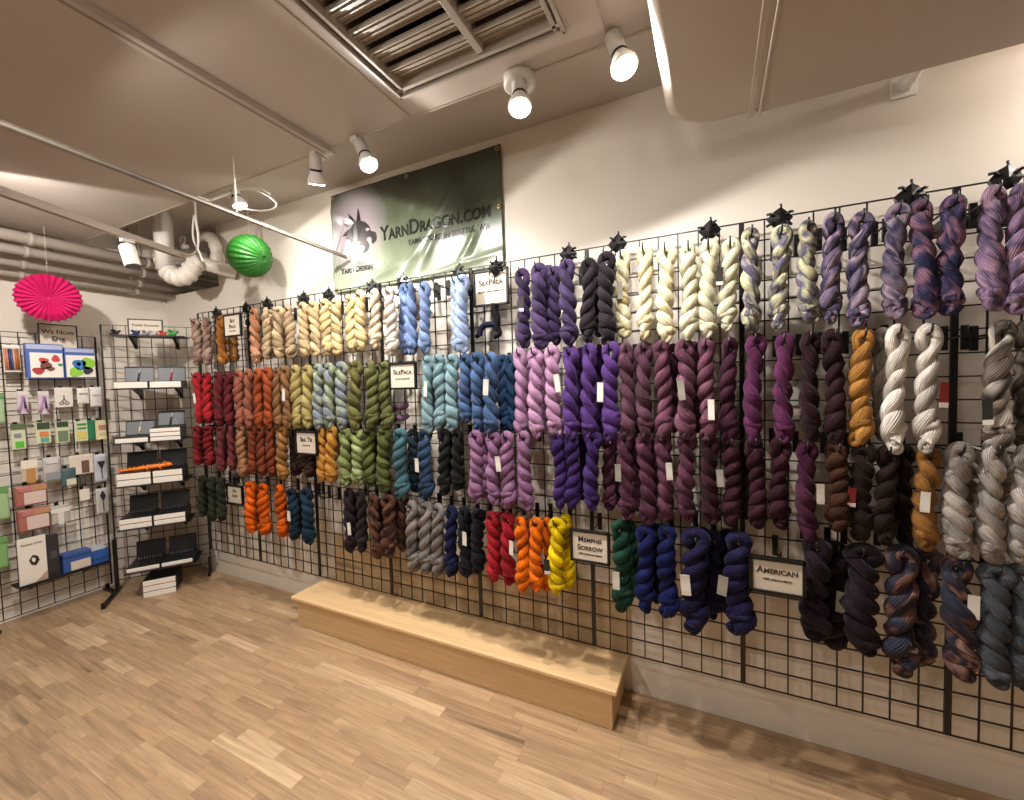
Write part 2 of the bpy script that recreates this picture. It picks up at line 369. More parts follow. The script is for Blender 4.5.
bm = bmesh.new(); S = smooth([PT(217, 268, -.1), PT(217, 252, -.1), PT(213, 238, -.08), PT(203, 235, .0), PT(196, 238, .1)], 2); tube(bm, S, [.038+.004*math.sin(i*2) for i in range(len(S))], 16); obj('elbow', bm, PIPE, p)
v2 = thing('pipe_valve', 'small white valve with a round wheel behind the drain pipe', 'valve', tuple(at(184, 241, y=.0)))
bm = bmesh.new(); tube(bm, [(0, 0, .12), (0, 0, -.05)], .008, 10); obj('stem', bm, WHITE, v2)
bm = bmesh.new(); tube(bm, [(.035*math.cos(a), -.01, .035*math.sin(a)) for a in [i*PI/8 for i in range(16)]], .007, 8, closed=True)
bx(bm, -.035, .035, -.014, -.006, -.004, .004); bx(bm, -.004, .004, -.014, -.006, -.035, .035); obj('wheel', bm, WHITE, v2)
bm = bmesh.new(); tube(bm, [(-.03, 0, -.05), (.04, 0, -.05)], .016, 10); obj('valve_body', bm, WHITE, v2)
for i, (x, uv, r, lab) in enumerate(((-.27, (0, 233), .035, 'thick cream pipe running along the ceiling nearest the lighting track'), (-.34, (0, 247), .03, 'middle cream pipe running along the top of the left wall'), (-.40, (0, 261), .022, 'thin cream pipe lowest on the left wall above the grids'), (-.44, (0, 272), .016, 'thinnest cream conduit against the left wall above the grids'))):
    z = at(*uv, x=x).z
    bm = bmesh.new(); tube(bm, [(0, -4.2, 0), (0, .3, 0)], r, 16)
    o = thing('ceiling_pipe', lab, 'pipe', (x, 0, z)); obj('pipe_run', bm, CEIL, o)
    for yy in (-.25, -.85, -2):
        bm = bmesh.new(); tube(bm, [(0, yy-.012, 0), (0, yy+.012, 0)], r+.006, 16); obj('coupling', bm, CEIL, o)
    for yy in (-.3, -1.6):
        bm = bmesh.new(); tube(bm, [(0, yy, 0), (0, yy, ZC-z)], .003, 6); obj('hanger_rod', bm, CEIL, o)
# ------------------------------------------------------------------ banner
def wr(x, z):
    """wrinkle depth of the vinyl at banner coords (0..1.2, 0..0.605)"""
    d = 0
    for cx_, cz_, ang, L, wd, a in ((.72, .12, 58, .20, .022, .016), (.60, .10, 50, .24, .03, .014), (.95, .07, 52, .16, .02, .015), (1.02, .16, 70, .14, .02, .010), (.80, .33, 60, .15, .03, .012),
                                   (.45, .12, 35, .22, .03, .010), (.12, .45, -25, .18, .03, .010), (.05, .22, 70, .16, .02, .012), (.30, .04, 15, .25, .02, .010), (.65, .45, 50, .1, .025, .008), (.85, .03, 8, .3, .015, .012), (.15, .07, 50, .1, .02, .008)):
        a_ = math.radians(ang); dx, dz = x-cx_, z-cz_
        s = dx*math.cos(a_)+dz*math.sin(a_); t = -dx*math.sin(a_)+dz*math.cos(a_)
        d += a*math.exp(-(s/L)**2-(t/wd)**2)
    return .006+d + .002*math.sin(x*19+z*7)+.002*math.sin(x*7-z*23)
BX, BZ, BW, BH = 1.405, 2.05, 1.197, .605
ban = thing('vinyl_banner', 'large wrinkled green vinyl banner with a dragon head and shop lettering', 'banner', (BX, -.008, BZ))
m = bpy.data.materials.new('banner_vinyl'); m.use_nodes = True; nt = m.node_tree; bs = nt.nodes['Principled BSDF']
bs.inputs['Roughness'].default_value = .27; bs.inputs['Coat Weight'].default_value = .4; bs.inputs['Coat Roughness'].default_value = .2
tc = nt.nodes.new('ShaderNodeTexCoord'); sp = nt.nodes.new('ShaderNodeSeparateXYZ'); nt.links.new(tc.outputs['Object'], sp.inputs[0])
nz = nt.nodes.new('ShaderNodeTexNoise'); nz.inputs['Scale'].default_value = 3.5; nz.inputs['Detail'].default_value = 4; nt.links.new(tc.outputs['Object'], nz.inputs[0])
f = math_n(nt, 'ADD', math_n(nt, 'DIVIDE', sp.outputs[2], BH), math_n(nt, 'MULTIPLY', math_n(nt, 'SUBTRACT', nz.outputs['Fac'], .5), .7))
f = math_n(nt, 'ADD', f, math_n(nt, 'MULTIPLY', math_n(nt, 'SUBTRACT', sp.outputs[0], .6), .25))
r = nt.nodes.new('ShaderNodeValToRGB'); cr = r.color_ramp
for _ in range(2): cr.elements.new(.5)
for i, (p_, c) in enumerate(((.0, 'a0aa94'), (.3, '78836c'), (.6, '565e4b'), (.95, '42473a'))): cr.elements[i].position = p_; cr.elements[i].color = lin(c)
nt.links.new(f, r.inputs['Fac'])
# printed pale lilac glow behind the dragon
vd = nt.nodes.new('ShaderNodeVectorMath'); vd.operation = 'DISTANCE'; vd.inputs[1].default_value = (.20, 0, .30)
ms = nt.nodes.new('ShaderNodeVectorMath'); ms.operation = 'MULTIPLY'; ms.inputs[1].default_value = (1, 0, .85); nt.links.new(tc.outputs['Object'], ms.inputs[0]); nt.links.new(ms.outputs[0], vd.inputs[0])
mr = nt.nodes.new('ShaderNodeMapRange'); mr.inputs[1].default_value = .26; mr.inputs[2].default_value = .1; mr.inputs[3].default_value = 0; mr.inputs[4].default_value = .9; nt.links.new(vd.outputs['Value'], mr.inputs[0])
mx = nt.nodes.new('ShaderNodeMix'); mx.data_type = 'RGBA'; nt.links.new(mr.outputs[0], mx.inputs['Factor']); nt.links.new(r.outputs[0], mx.inputs['A']); mx.inputs['B'].default_value = lin('b5a8b0')
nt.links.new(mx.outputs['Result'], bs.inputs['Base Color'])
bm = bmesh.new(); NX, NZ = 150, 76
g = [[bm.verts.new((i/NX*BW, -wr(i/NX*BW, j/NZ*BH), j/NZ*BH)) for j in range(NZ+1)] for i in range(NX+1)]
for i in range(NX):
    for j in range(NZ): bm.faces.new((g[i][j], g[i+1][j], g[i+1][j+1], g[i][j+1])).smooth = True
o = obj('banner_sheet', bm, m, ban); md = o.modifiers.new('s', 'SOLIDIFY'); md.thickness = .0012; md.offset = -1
for i, (x, z) in enumerate(((.02, .585), (.6, .585), (1.18, .585), (.02, .02), (1.18, .02), (1.18, .3))):
    bm = bmesh.new(); tube(bm, [(x+.009*math.cos(a), -wr(x, z)-.003, z+.009*math.sin(a)) for a in [k*PI/8 for k in range(16)]], .003, 6, closed=True); obj('grommet', bm, mat('brass', 'b8a070', .3, 1), ban)
def wrapped(o):
    """press flat lettering on to the wrinkled sheet"""
    M = Matrix.LocRotScale(o.location, o.rotation_euler.to_quaternion(), o.scale)
    for vtx in o.data.vertices:
        q = M @ vtx.co; d0 = q.y; vtx.co = Vector((q.x, d0-wr(q.x, q.z)-.0022, q.z))
    o.location = (0, 0, 0); o.rotation_euler = (0, 0, 0); o.scale = (1, 1, 1)
BINK = mat('banner_ink', '1d211c', .3)
PINK_INK = mat('emblem_ink', '332a2c', .35)
def flatshape(name, pts, m, parent, y0=0, extr=.0008):
    bm = bmesh.new(); vs = [bm.verts.new((x, y0, z)) for x, z in pts]; f = bm.faces.new(vs)
    r = bmesh.ops.extrude_face_region(bm, geom=[f]); [setattr(x, 'co', x.co+Vector((0, -extr, 0))) for x in r['geom'] if isinstance(x, bmesh.types.BMVert)]
    bmesh.ops.triangulate(bm, faces=bm.faces)
    return obj(name, bm, m, parent)
wrapped(text('lettering', 'YarnDragon.com', .115, BINK, ban, (.765, 0, .295), sx=.86))
wrapped(text('lettering', 'yarn store in seattle, wa', .05, BINK, ban, (.86, 0, .215), sx=.9, small=.85))
wrapped(text('lettering', 'Yarn Design', .048, BINK, ban, (.195, 0, .125), small=.8))
# dragon head emblem traced in banner centimetres (x right, z up)
def dz(pts): return [(.080+x*.0041, .485-(y+4)*.0037) for x, y in pts]
head = dz([(8, 30), (14, 26), (20, 24), (11, 22), (4, 14), (15, 18), (27, 19), (20, 10), (16, 0), (25, 9), (33, 18), (34, 8), (36, -4), (39, 8), (41, 18), (50, 22), (57, 29), (60, 38), (68, 41), (70, 47), (69, 54), (63, 59),
           (60, 56), (61, 50), (57, 46), (52, 47), (51, 52), (55, 57), (54, 64), (48, 69), (40, 70), (45, 66), (47, 61), (42, 56), (36, 58), (34, 54), (38, 52), (34, 49), (29, 50), (31, 55), (25, 53), (24, 47), (18, 50), (17, 43), (9, 41), (11, 36), (3, 36)])
wrapped(flatshape('dragon_emblem', head, PINK_INK, ban))
wrapped(flatshape('dragon_eye', dz([(50, 34), (54, 32), (58, 35), (53, 37)]), mat('emblem_eye', 'cfc6c0', .4), ban, -.001))
# ------------------------------------------------------------------ bench and backing board
be = thing('wooden_bench', 'low light oak platform bench standing along the back wall', 'bench', (1.225, 0, 0))
box('bench_base', OAK, .02, 1.945, -.262, -.002, 0, .170, be, .002)
box('bench_top', OAK, 0, 1.97, -.292, -.002, .170, .192, be, .006)
bb = tag(box('backing_board', wood('oak_board', [(0, 'b99f7c'), (1, 'c2a884')], 5, 9, .4, .8, False), 1.30, 3.20, -.018, -.001, .193, .50, None, .002), 'plain oak board on the wall behind the low grid above the bench', 'board')
# ------------------------------------------------------------------ grid panels
R = .0762
def wires(bm, nx, nz, r=.0024):
    for j in range(nz+1): bx(bm, 0, nx*R, -r, r, j*R-r, j*R+r)
    for i in range(1, nx): bx(bm, i*R-r, i*R+r, -r*2.6, -r*.6, 0, nz*R)
bm = bmesh.new(); wires(bm, 8, 24); WM = obj('grid_wires', bm, BLACK); wires_me = WM.data; bpy.data.objects.remove(WM)
bm = bmesh.new()
for x in (.0045, 8*R-.0045): bx(bm, x-.0045, x+.0045, -.006, .004, 0, 24*R)
FM = obj('grid_frame', bm, BLACK); frame_me = FM.data; bpy.data.objects.remove(FM)
def panel(label, loc, rz=0, group=None):
    t = thing('grid_panel', label, 'display grid', loc, rz, group)
    for n_, me in (('grid_wires', wires_me), ('grid_frame', frame_me)):
        o = bpy.data.objects.new(n_, me); C.objects.link(o); o.parent = t
    return t
GY, GZ = -.07, .22
PL = ['black wire grid panel at the far left end of the long yarn wall', 'black wire grid panel holding the orange skeins over the left end of the bench', 'black wire grid panel behind the dark brown and olive skeins',
      'black wire grid panel with pale blue skeins in its top row', 'black wire grid panel carrying the red and yellow skeins', 'black wire grid panel with cream skeins on top and navy ones below',
      'black wire grid panel behind the framed sign reading American', 'black wire grid panel at the right edge with the grey and silver skeins']
for k in range(8):
    t = panel(PL[k], (k*8*R, GY, GZ), 0, 'grid panels of the yarn wall')
    for zz in (12.5*R, 22.5*R):
        for xx in (.03, 8*R-.03):
            box('wall_bracket', BLACK, xx-.006, xx+.006, .0, -GY, zz-.02, zz+.02, t, .002)
# left corner panels
XA = -.50
ta = panel('black wire grid panel with craft packets, right-hand one on the left wall', (XA, -1.10, .04), PI/2)
tb = panel('black wire grid panel at the left edge of the photo', (XA, -1.72, .04), PI/2)
for t in (ta, tb):
    for xx in (.03, 8*R-.03):
        bm = bmesh.new(); bx(bm, xx-.012, xx+.012, -.008, .008, -.04, .01); bx(bm, xx-.013, xx+.013, -.10, .04, -.04, -.02); obj('grid_leg', bm, BLACK, t, .002)
P0 = Vector((-.40, -.50, 0)); ANG = math.atan2(.812, .583); dB = Vector((math.cos(ANG), math.sin(ANG), 0)); nB = Vector((dB.y, -dB.x, 0))
tB = panel('black wire grid panel standing across the corner with the case shelves', (P0.x, P0.y, .085), ANG)
tB.scale = (.93, 1, 1.02)
bm = bmesh.new(); bx(bm, -.012, .012, -.01, .01, -.084, .3); bx(bm, -.013, .013, -.28, .05, -.084, -.06); bx(bm, -.011, .011, -.285, -.26, -.084, -.045); obj('grid_leg', bm, BLACK, tB, .002)
bm = bmesh.new(); bx(bm, 8*R-.02, 8*R, -.01, .01, -.084, .05); bx(bm, 8*R-.02, 8*R, -.06, .03, -.084, -.06); obj('grid_leg', bm, BLACK, tB, .002)
def B(s, t, z): return P0 + dB*s + nB*t + Vector((0, 0, z))
def onB(u, v2, t):
    """(s, z) of a photo pixel on the plane t in front of the corner grid"""
    dd = FW*F + RT*(u-512) - UP*(v2-400); k = ((P0-CAM).dot(nB)+t)/dd.dot(nB); q = CAM+dd*k
    return (q-P0-nB*t).dot(dB), q.z
# ================================================================== YARN
def yarn_mat(name, cols, vary):
    """cols: dye colours along the strand; fine plied fibres in bump and tone"""
    k = ('y', tuple(cols))
    if k in MC: return MC[k]
    m = bpy.data.materials.new('yarn_'+name.replace(' ', '_')); m.use_nodes = True; nt = m.node_tree; b = nt.nodes['Principled BSDF']
    b.inputs['Roughness'].default_value = .72; b.inputs['Sheen Weight'].default_value = .06; b.inputs['Sheen Roughness'].default_value = .4
    b.inputs['Specular IOR Level'].default_value = .16
    uv = nt.nodes.new('ShaderNodeTexCoord'); sp = nt.nodes.new('ShaderNodeSeparateXYZ'); nt.links.new(uv.outputs['UV'], sp.inputs[0])
    oi = nt.nodes.new('ShaderNodeObjectInfo')
    u = math_n(nt, 'ADD', math_n(nt, 'MULTIPLY', sp.outputs[0], 7.0 if len(cols) > 1 else 5.0), math_n(nt, 'MULTIPLY', oi.outputs['Random'], 50))
    n = nt.nodes.new('ShaderNodeTexNoise'); n.noise_dimensions = '2D'; n.inputs['Scale'].default_value = 1.0; n.inputs['Detail'].default_value = 2.5
    cv = nt.nodes.new('ShaderNodeCombineXYZ'); nt.links.new(u, cv.inputs[0]); nt.links.new(math_n(nt, 'MULTIPLY', sp.outputs[1], 1.2), cv.inputs[1]); nt.links.new(cv.outputs[0], n.inputs['Vector'])
    r = nt.nodes.new('ShaderNodeValToRGB'); cr = r.color_ramp
    L = []
    for c in cols:
        c = lin(c)[:3]; g_ = sum(c)/3; c = [.92*x*g_**.30 for x in c]; g_ = sum(c)/3; k_ = 1.10 if g_ < .05 else (.98 if g_ < .15 else (1.06 if max(c) > 6*min(c) else .88)); L.append(tuple(max(0, x*k_+g_*(1-k_)) for x in c)+(1,))
    if len(L) == 1:
        c = L[0]; L = [tuple(x*.55 for x in c[:3])+(1,), c, tuple(min(1, x*1.4+.004) for x in c[:3])+(1,)]
        pos = [.3, .5, .7]
    else: pos = [.30+.40*i/(len(L)-1) for i in range(len(L))]
    while len(cr.elements) < len(L): cr.elements.new(.5)
    for i, c in enumerate(L): cr.elements[i].position = pos[i]; cr.elements[i].color = c
    nt.links.new(n.outputs['Fac'], r.inputs['Fac'])
    # fibres
    ph = math_n(nt, 'ADD', math_n(nt, 'MULTIPLY', sp.outputs[1], 2*PI*22), math_n(nt, 'MULTIPLY', sp.outputs[0], 95))
    wv = math_n(nt, 'SINE', ph)
    n2 = nt.nodes.new('ShaderNodeTexNoise'); n2.noise_dimensions = '2D'; n2.inputs['Scale'].default_value = 1; n2.inputs['Detail'].default_value = 2
    cv2 = nt.nodes.new('ShaderNodeCombineXYZ'); nt.links.new(math_n(nt, 'MULTIPLY', sp.outputs[0], 30), cv2.inputs[0]); nt.links.new(math_n(nt, 'ADD', math_n(nt, 'MULTIPLY', sp.outputs[1], 40), math_n(nt, 'MULTIPLY', sp.outputs[0], 40)), cv2.inputs[1]); nt.links.new(cv2.outputs[0], n2.inputs['Vector'])
    h = math_n(nt, 'ADD', math_n(nt, 'MULTIPLY', wv, .35), math_n(nt, 'MULTIPLY', n2.outputs['Fac'], 1.6))
    bp = nt.nodes.new('ShaderNodeBump'); bp.inputs['Strength'].default_value = .7; bp.inputs['Distance'].default_value = .0024
    nt.links.new(h, bp.inputs['Height']); nt.links.new(bp.outputs['Normal'], b.inputs['Normal'])
    sc = nt.nodes.new('ShaderNodeVectorMath'); sc.operation = 'SCALE'; nt.links.new(r.outputs['Color'], sc.inputs[0])
    nt.links.new(math_n(nt, 'ADD', math_n(nt, 'MULTIPLY', n2.outputs['Fac'], 1.3), .36), sc.inputs['Scale'])
    nt.links.new(sc.outputs[0], b.inputs['Base Color'])
    MC[k] = m; return m
SKL, SKW = .30, .070
def add_tube_uv(bm, uvl, pts, rad, n, closed, twist, u0=0, u1=1):
    N = len(pts); rings = tube(bm, pts, rad, n, closed)
    for i in range(N if closed else N-1):
        A, B_ = rings[i], rings[(i+1) % N]
        for k in range(n):
            fs = set(A[k].link_faces) & set(A[(k+1) % n].link_faces) & set(B_[k].link_faces)
            for f in fs:
                for lp in f.loops:
                    vi = lp.vert
                    kk = k if vi in (A[k], B_[k]) else k+1; ii = i if vi in (A[k], A[(k+1) % n]) else i+1
                    lp[uvl].uv = (u0+(u1-u0)*ii/N, kk/n)
def skein_mesh(seed):
    rnd = random.Random(seed); bm = bmesh.new(); uvl = bm.loops.layers.uv.new('UVMap')
    turns = rnd.uniform(2.2, 3.0)*rnd.choice((1, 1, 1, -1)); th0 = rnd.uniform(-.3, .3)
    M1 = 46
    p1, p2, p3 = [rnd.uniform(0, 6) for _ in range(3)]
    def ctr(t, s):
        a = th0 + s*PI + 2*PI*turns*max(0, t-.05)**1.03
        rho = .0150 + .002*math.sin(9*t+p1) + .004*max(0, t-.8)/.2
        if t < .1: rho += .006*(1-t/.1)
        return Vector((rho*math.cos(a)+.0055*math.sin(5*t+p2), rho*.85*math.sin(a)+.003*math.sin(4*t+p3), -.022-t*(SKL-.045)))
    def rad(t): return .0190 + .0024*math.sin(11*t+p3) + .0014*math.sin(31*t+p1) + .0012*math.sin(23*t+p2) + (.0035*math.sin((t-.72)/.28*PI) if t > .72 else 0) - (.003*(1-t/.08) if t < .08 else 0)
    A = [ctr(i/M1, 0) for i in range(M1+1)]; Bp = [ctr(i/M1, 1) for i in range(M1+1)]
    ra = [rad(i/M1) for i in range(M1+1)]; rb = [rad(i/M1)*rnd.uniform(.97, 1.03) for i in range(M1+1)]
    a0, b0 = A[0], Bp[0]; mid = (a0+b0)/2
    arch = []
    for k in range(1, 10):
        t = k/10*PI; arch.append(mid + (a0-mid)*math.cos(t) + Vector((0, 0, .019))*math.sin(t))
    a1, b1 = A[-1], Bp[-1]; m1 = (a1+b1)/2
    bot = []
    for k in range(1, 8):
        t = k/8*PI; bot.append(m1 + (b1-m1)*math.cos(t) + Vector((0, 0, -.014))*math.sin(t))
    pts = list(reversed(A)) + arch + Bp + bot
    rr = list(reversed(ra)) + [.0165]*9 + rb + [.019]*7
    add_tube_uv(bm, uvl, pts, rr, 16, True, 0)
    # the wrap where the hank is tucked through itself, and the loose loop end
    zt = -SKL*(rnd.uniform(.78, .88)); tilt = rnd.uniform(-.5, .5)
    ring = [Vector((.0245*math.cos(a), .0225*math.sin(a), zt + .0245*math.cos(a)*tilt + .003*math.sin(2*a+p1))) for a in [k*2*PI/26 for k in range(26)]]
    add_tube_uv(bm, uvl, ring, [.0125+.002*math.sin(k*.9) for k in range(26)], 12, True, 0, 0, .6)
    zl = -SKL+.010; ox = rnd.uniform(-.014, .014)
    loop = [Vector((ox+.013*math.cos(a), -.012+.004*math.sin(a*2), zl+.012*math.sin(a))) for a in [k*2*PI/18 for k in range(18)]]
    add_tube_uv(bm, uvl, loop, .0095, 10, True, 0, 0, .3)
    for q in range(3):      # flyaway strands lying on the twist
        t0 = rnd.uniform(.1, .7); s = rnd.choice((0, 1)); ph = rnd.uniform(0, 6)
        L = []
        for k in range(14):
            t = t0+k*.018; c = ctr(min(t, 1), s); rr_ = rad(min(t, 1))+.001; an = ph+k*.35
            L.append(c+Vector((rr_*math.cos(an), rr_*math.sin(an), 0)))
        add_tube_uv(bm, uvl, L, .0017, 6, False, 0)
    me = bpy.data.meshes.new('yarn_skein'); bm.to_mesh(me); bm.free(); me.materials.append(None)
    for p_ in me.polygons: p_.use_smooth = True
    return me
SK = [skein_mesh(100+i) for i in range(14)]
bm = bmesh.new()
vs = []
for i in range(6):
    z = -.031+i*.0124
    for x in (-.0125, .0125): vs.append(bm.verts.new((x, -.001*math.sin(i)-.002*abs(i-2.5)*.4, z)))
for i in range(5): bm.faces.new((vs[2*i], vs[2*i+1], vs[2*i+3], vs[2*i+2]))
r_ = bmesh.ops.extrude_face_region(bm, geom=bm.faces[:]); [setattr(x, 'co', x.co+Vector((0, .0012, 0))) for x in r_['geom'] if isinstance(x, bmesh.types.BMVert)]
TG = obj('yarn_label', bm, PAPER); tag_me = TG.data; bpy.data.objects.remove(TG); tag_me.materials.clear(); tag_me.materials.append(None)
TAGW = mat('tag_white', 'd8d4cb', .6); TAGB = mat('tag_black', '24231f', .5); TAGR = mat('tag_red', '7a1f20', .5); TAGG = mat('tag_grey', '8d8a80', .5)
DEP = {'f': -.265, 'm': -.20, 'b': -.125, 'r': -.30}
ORD = ['', 'first', 'second', 'third', 'fourth', 'fifth', 'sixth', 'seventh', 'eighth', 'ninth', 'tenth']
NUM = ['', 'one', 'two', 'three', 'four', 'five', 'six', 'seven', 'eight', 'nine', 'ten']
ROWS = {'top': [], 'second': [], 'third': [], 'bottom': []}
skeins = []      # (row, x, y, ztop)
def place_skein(row, u, v0, v1, w_, dep, cols, cname, label, tg=None, sd=None, xyz=None, group=None):
    y = DEP[dep] if isinstance(dep, str) else dep
    if xyz is None:
        q0 = at(u, (v0+v1)/2, y=y); zt = at(u, v0, y=y).z; zb = at(u, v1, y=y).z
        Z = (q0-CAM).dot(FW); W = w_*Z*math.cos(math.atan((u-512)/F))/F
        W = max(.063 if u < 420 else .058, min(.115, W)); L = zt-zb; x = q0.x
    else: x, zt, W, L = xyz
    rnd = random.Random(int(u*7+v0*13)); me = SK[(sd if sd is not None else rnd.randrange(14))]
    o = bpy.data.objects.new('yarn_skein', me); C.objects.link(o)
    o.location = (x, y, zt); o.scale = (W/SKW, W/SKW, L/SKL); o.rotation_euler = (rnd.uniform(-.015, .015), rnd.uniform(-.03, .03), rnd.uniform(-.5, .5))
    o.material_slots[0].link = 'OBJECT'; o.material_slots[0].material = yarn_mat(cname, cols, 0)
    tag(o, label, 'yarn', group or ('yarn skeins in the %s row' % row))
    if tg:
        t = bpy.data.objects.new('yarn_label', tag_me); C.objects.link(t); t.parent = o
        kind, du, fr = tg
        t.material_slots[0].link = 'OBJECT'; t.material_slots[0].material = {'w': TAGW, 'k': TAGB, 'r': TAGR, 'g': TAGG}[kind]
        t.location = (du, -.041, -SKL*fr); t.rotation_euler = (.05, rnd.uniform(-.12, .12), rnd.uniform(-.3, .3)-o.rotation_euler.z)
        if kind in 'kr': t.scale = (1.0, 1, 1.0)
        t['label'] = {'w': 'white paper yarn label', 'k': 'black paper yarn label', 'r': 'red paper yarn label', 'g': 'grey paper yarn label'}[kind]
        if kind in 'kr':
            s = box('label_band', TAGW, -.0125, .0125, -.0035, -.0018, -.03, -.018, t)
    skeins.append((row, x, y, zt)); return o
def run(row, cname, cols, items, backs=()):
    n = len(items)
    for i, it in enumerate(sorted(items, key=lambda a: a[0])):
        u, v0, v1, w_ = it[:4]; dep = it[4] if len(it) > 4 else 'm'; tg = it[5] if len(it) > 5 else None
        if n == 1: lab = '%s twisted yarn skein in the %s row' % (cname, row)
        elif n == 2: lab = '%s twisted yarn skein in the %s row, %s one of the pair' % (cname, row, ('left', 'right')[i])
        elif i == 0: lab = 'leftmost of %s %s twisted yarn skeins in the %s row' % (NUM[n], cname, row)
        elif i == n-1: lab = 'rightmost of %s %s twisted yarn skeins in the %s row' % (NUM[n], cname, row)
        elif n == 3: lab = 'middle of three %s twisted yarn skeins in the %s row' % (cname, row)
        else: lab = '%s from the left of %s %s twisted yarn skeins in the %s row' % (ORD[i+1], NUM[n], cname, row)
        place_skein(row, u, v0, v1, w_, dep, cols, cname, lab, tg)
    its = sorted(items, key=lambda a: a[0])
    if not backs: backs = [((a[0]+b[0])/2+1, max(a[1], b[1])+4, min(a[2], b[2])-6, 'b') for a, b in zip(its, its[1:]) if b[0]-a[0] < 21 and a[0] < 740]
    # hanks further back on the same hooks, seen in the gaps
    for u, v0, v1, dep in backs:
        dep = 'b'; y = DEP[dep]; place_skein(row, u, v0, v1, 14, dep, cols, cname, '%s yarn skein hanging behind its front neighbours in the %s row' % (cname, row), group='%s rear skeins in the %s row' % (cname, row))
W_ = ('w', 0, .45)
# ---- top row
run('top', 'pale pink and tan', ['c9a592', '9a7466', 'd8bda6'], [(197.5, 320, 364, 11, 'm'), (207, 319, 364, 11, 'm')])
run('top', 'deep golden orange', ['c67f34', 'a9652a', 'd8954a'], [(222, 317, 363, 11, 'm')])
run('top', 'honey brown half hidden by a sign', ['c08c4e', 'a87640'], [(233.5, 320, 361, 10, 'b')])
run('top', 'peach and rust', ['d9a67c', 'b9754c', 'e3bd97'], [(255, 310, 362, 12, 'm')])
run('top', 'sand beige', ['c9ab80'], [(267, 309, 358, 11), (278.5, 308, 357, 12), (290.5, 307, 357, 12)], [(272, 311, 356, 'b'), (284, 310, 356, 'b')])
run('top', 'wheat coloured', ['d3b583'], [(304, 304, 356, 12, 'm', ('w', .0, .5)), (315, 303, 355, 11)], [(309, 306, 353, 'b')])
run('top', 'buttery straw', ['dcc083'], [(326, 301, 355, 12), (336.5, 300, 354, 12), (351, 297, 352, 12), (361, 292, 349, 12)], [(331, 304, 350, 'b'), (356, 298, 349, 'b')])
run('top', 'creamy beige', ['dcc5a3'], [(375.5, 291, 348, 12)])
run('top', 'pale mauve cream', ['cdbfb6', 'd8cab8'], [(391, 289, 354, 13)])
run('top', 'cornflower blue', ['6f8cc0'], [(404.5, 286, 353, 10, 'b'), (411.5, 285, 353, 12)])
run('top', 'lighter denim blue', ['7f9dcb', '6f86b8'], [(425.5, 284, 352, 12)])
run('top', 'ice blue', ['a9bfdf', '93add6'], [(457, 279, 350, 10, 'b'), (463, 277, 351, 14)])
run('top', 'dusky purple', ['54426c'], [(523, 271, 346, 14, 'm', ('k', 0, .45)), (539, 266, 347, 16, 'f'), (554.5, 269, 343, 12, 'm'), (568.5, 262, 343, 17, 'f')], [(548, 268, 340, 'b')])
run('top', 'near black plum', ['332733'], [(588.5, 261, 341, 15, 'f'), (606, 255, 343, 17, 'f')])
run('top', 'cream and gold', ['dfce92', 'e9e1bd', 'd8bd6e'], [(622.5, 253, 336, 15, 'm', ('g', 0, .46)), (644.5, 248, 337, 16, 'f'), (666, 248, 340, 18, 'f')])
run('top', 'ivory', ['dcd9ba', 'cfcba6'], [(689, 246, 338, 18, 'f'), (708.5, 243, 336, 18, 'f'), (730, 242, 329, 17, 'f', ('k', -.024, .4))])
run('top', 'ivory and violet grey speckled', ['d9d79c', 'b9b6a2', '57506b', 'd0cca0', '6f6690', '8a8688'], [(751.5, 231, 330, 18, 'f'), (780.5, 229, 328, 18, 'f'), (806.5, 224, 321, 20, 'f')])
PV = ['2c315a', '6a6080', 'b29aac', '3f3f62', '84748f', '4c4e74']
run('top', 'lilac pink and navy marbled', PV, [(832, 216, 321, 21, 'f'), (860, 216, 324, 22, 'f'), (895.5, 208, 316, 24, 'f')])
run('top', 'indigo with pink marbled', ['2f3356', '4c4c78', 'a77590', '393a62', '6f5e85'], [(921.5, 203, 316, 24, 'f'), (950, 200, 312, 26, 'f')])
run('top', 'orchid and slate marbled', ['9d7ba3', 'c79db8', '6f6488', 'b08cb4', '55557a'], [(991.5, 190, 308, 29, 'f'), (1020, 188, 311, 28, 'f'), (1050, 182, 311, 28, 'f')])
# ---- second row
run('second', 'bright red', ['c8232e'], [(198.5, 374, 422, 11, 'm', ('w', 0, .5)), (208, 374, 422, 12)], [(203, 376, 420, 'b')])
run('second', 'dark crimson', ['78202c', '8b3036'], [(219, 374, 424, 12), (229.5, 373, 424, 12)], [(224, 376, 420, 'b')])
run('second', 'salmon brown', ['b0664c'], [(240, 372, 426, 12), (249.5, 371, 426, 12)])
run('second', 'burnt orange', ['b1501f'], [(259, 370, 427, 12), (269, 369, 427, 12)], [(264, 372, 424, 'b')])
run('second', 'tan brown', ['a87a4c', '946438'], [(279, 369, 427, 12), (287.5, 368, 427, 12, 'm', ('w', .0, .45))])
run('second', 'mustard olive', ['b3a052', 'c2b068'], [(297, 367, 427, 13), (308, 367, 427, 13)], [(303, 369, 424, 'b')])
run('second', 'sage green flecked with blue', ['8fa27e', 'a7b28d', '7f8aa8', 'a3ae88', '6c8266'], [(319, 366, 428, 13), (329.5, 365, 427, 13), (342, 364, 427, 13)], [(336, 367, 424, 'b')])
run('second', 'olive brown', ['79763f'], [(356, 363, 428, 14)])
run('second', 'moss olive', ['7b8047', '6c6f3c'], [(372.5, 363, 427, 15), (386, 364, 427, 13)], [(380, 366, 424, 'b')])
run('second', 'soft teal', ['86aeb8', '7a9faa'], [(429, 358, 431, 13, 'm', ('w', 0, .42)), (440.5, 357, 427, 14), (453, 357, 429, 14)])
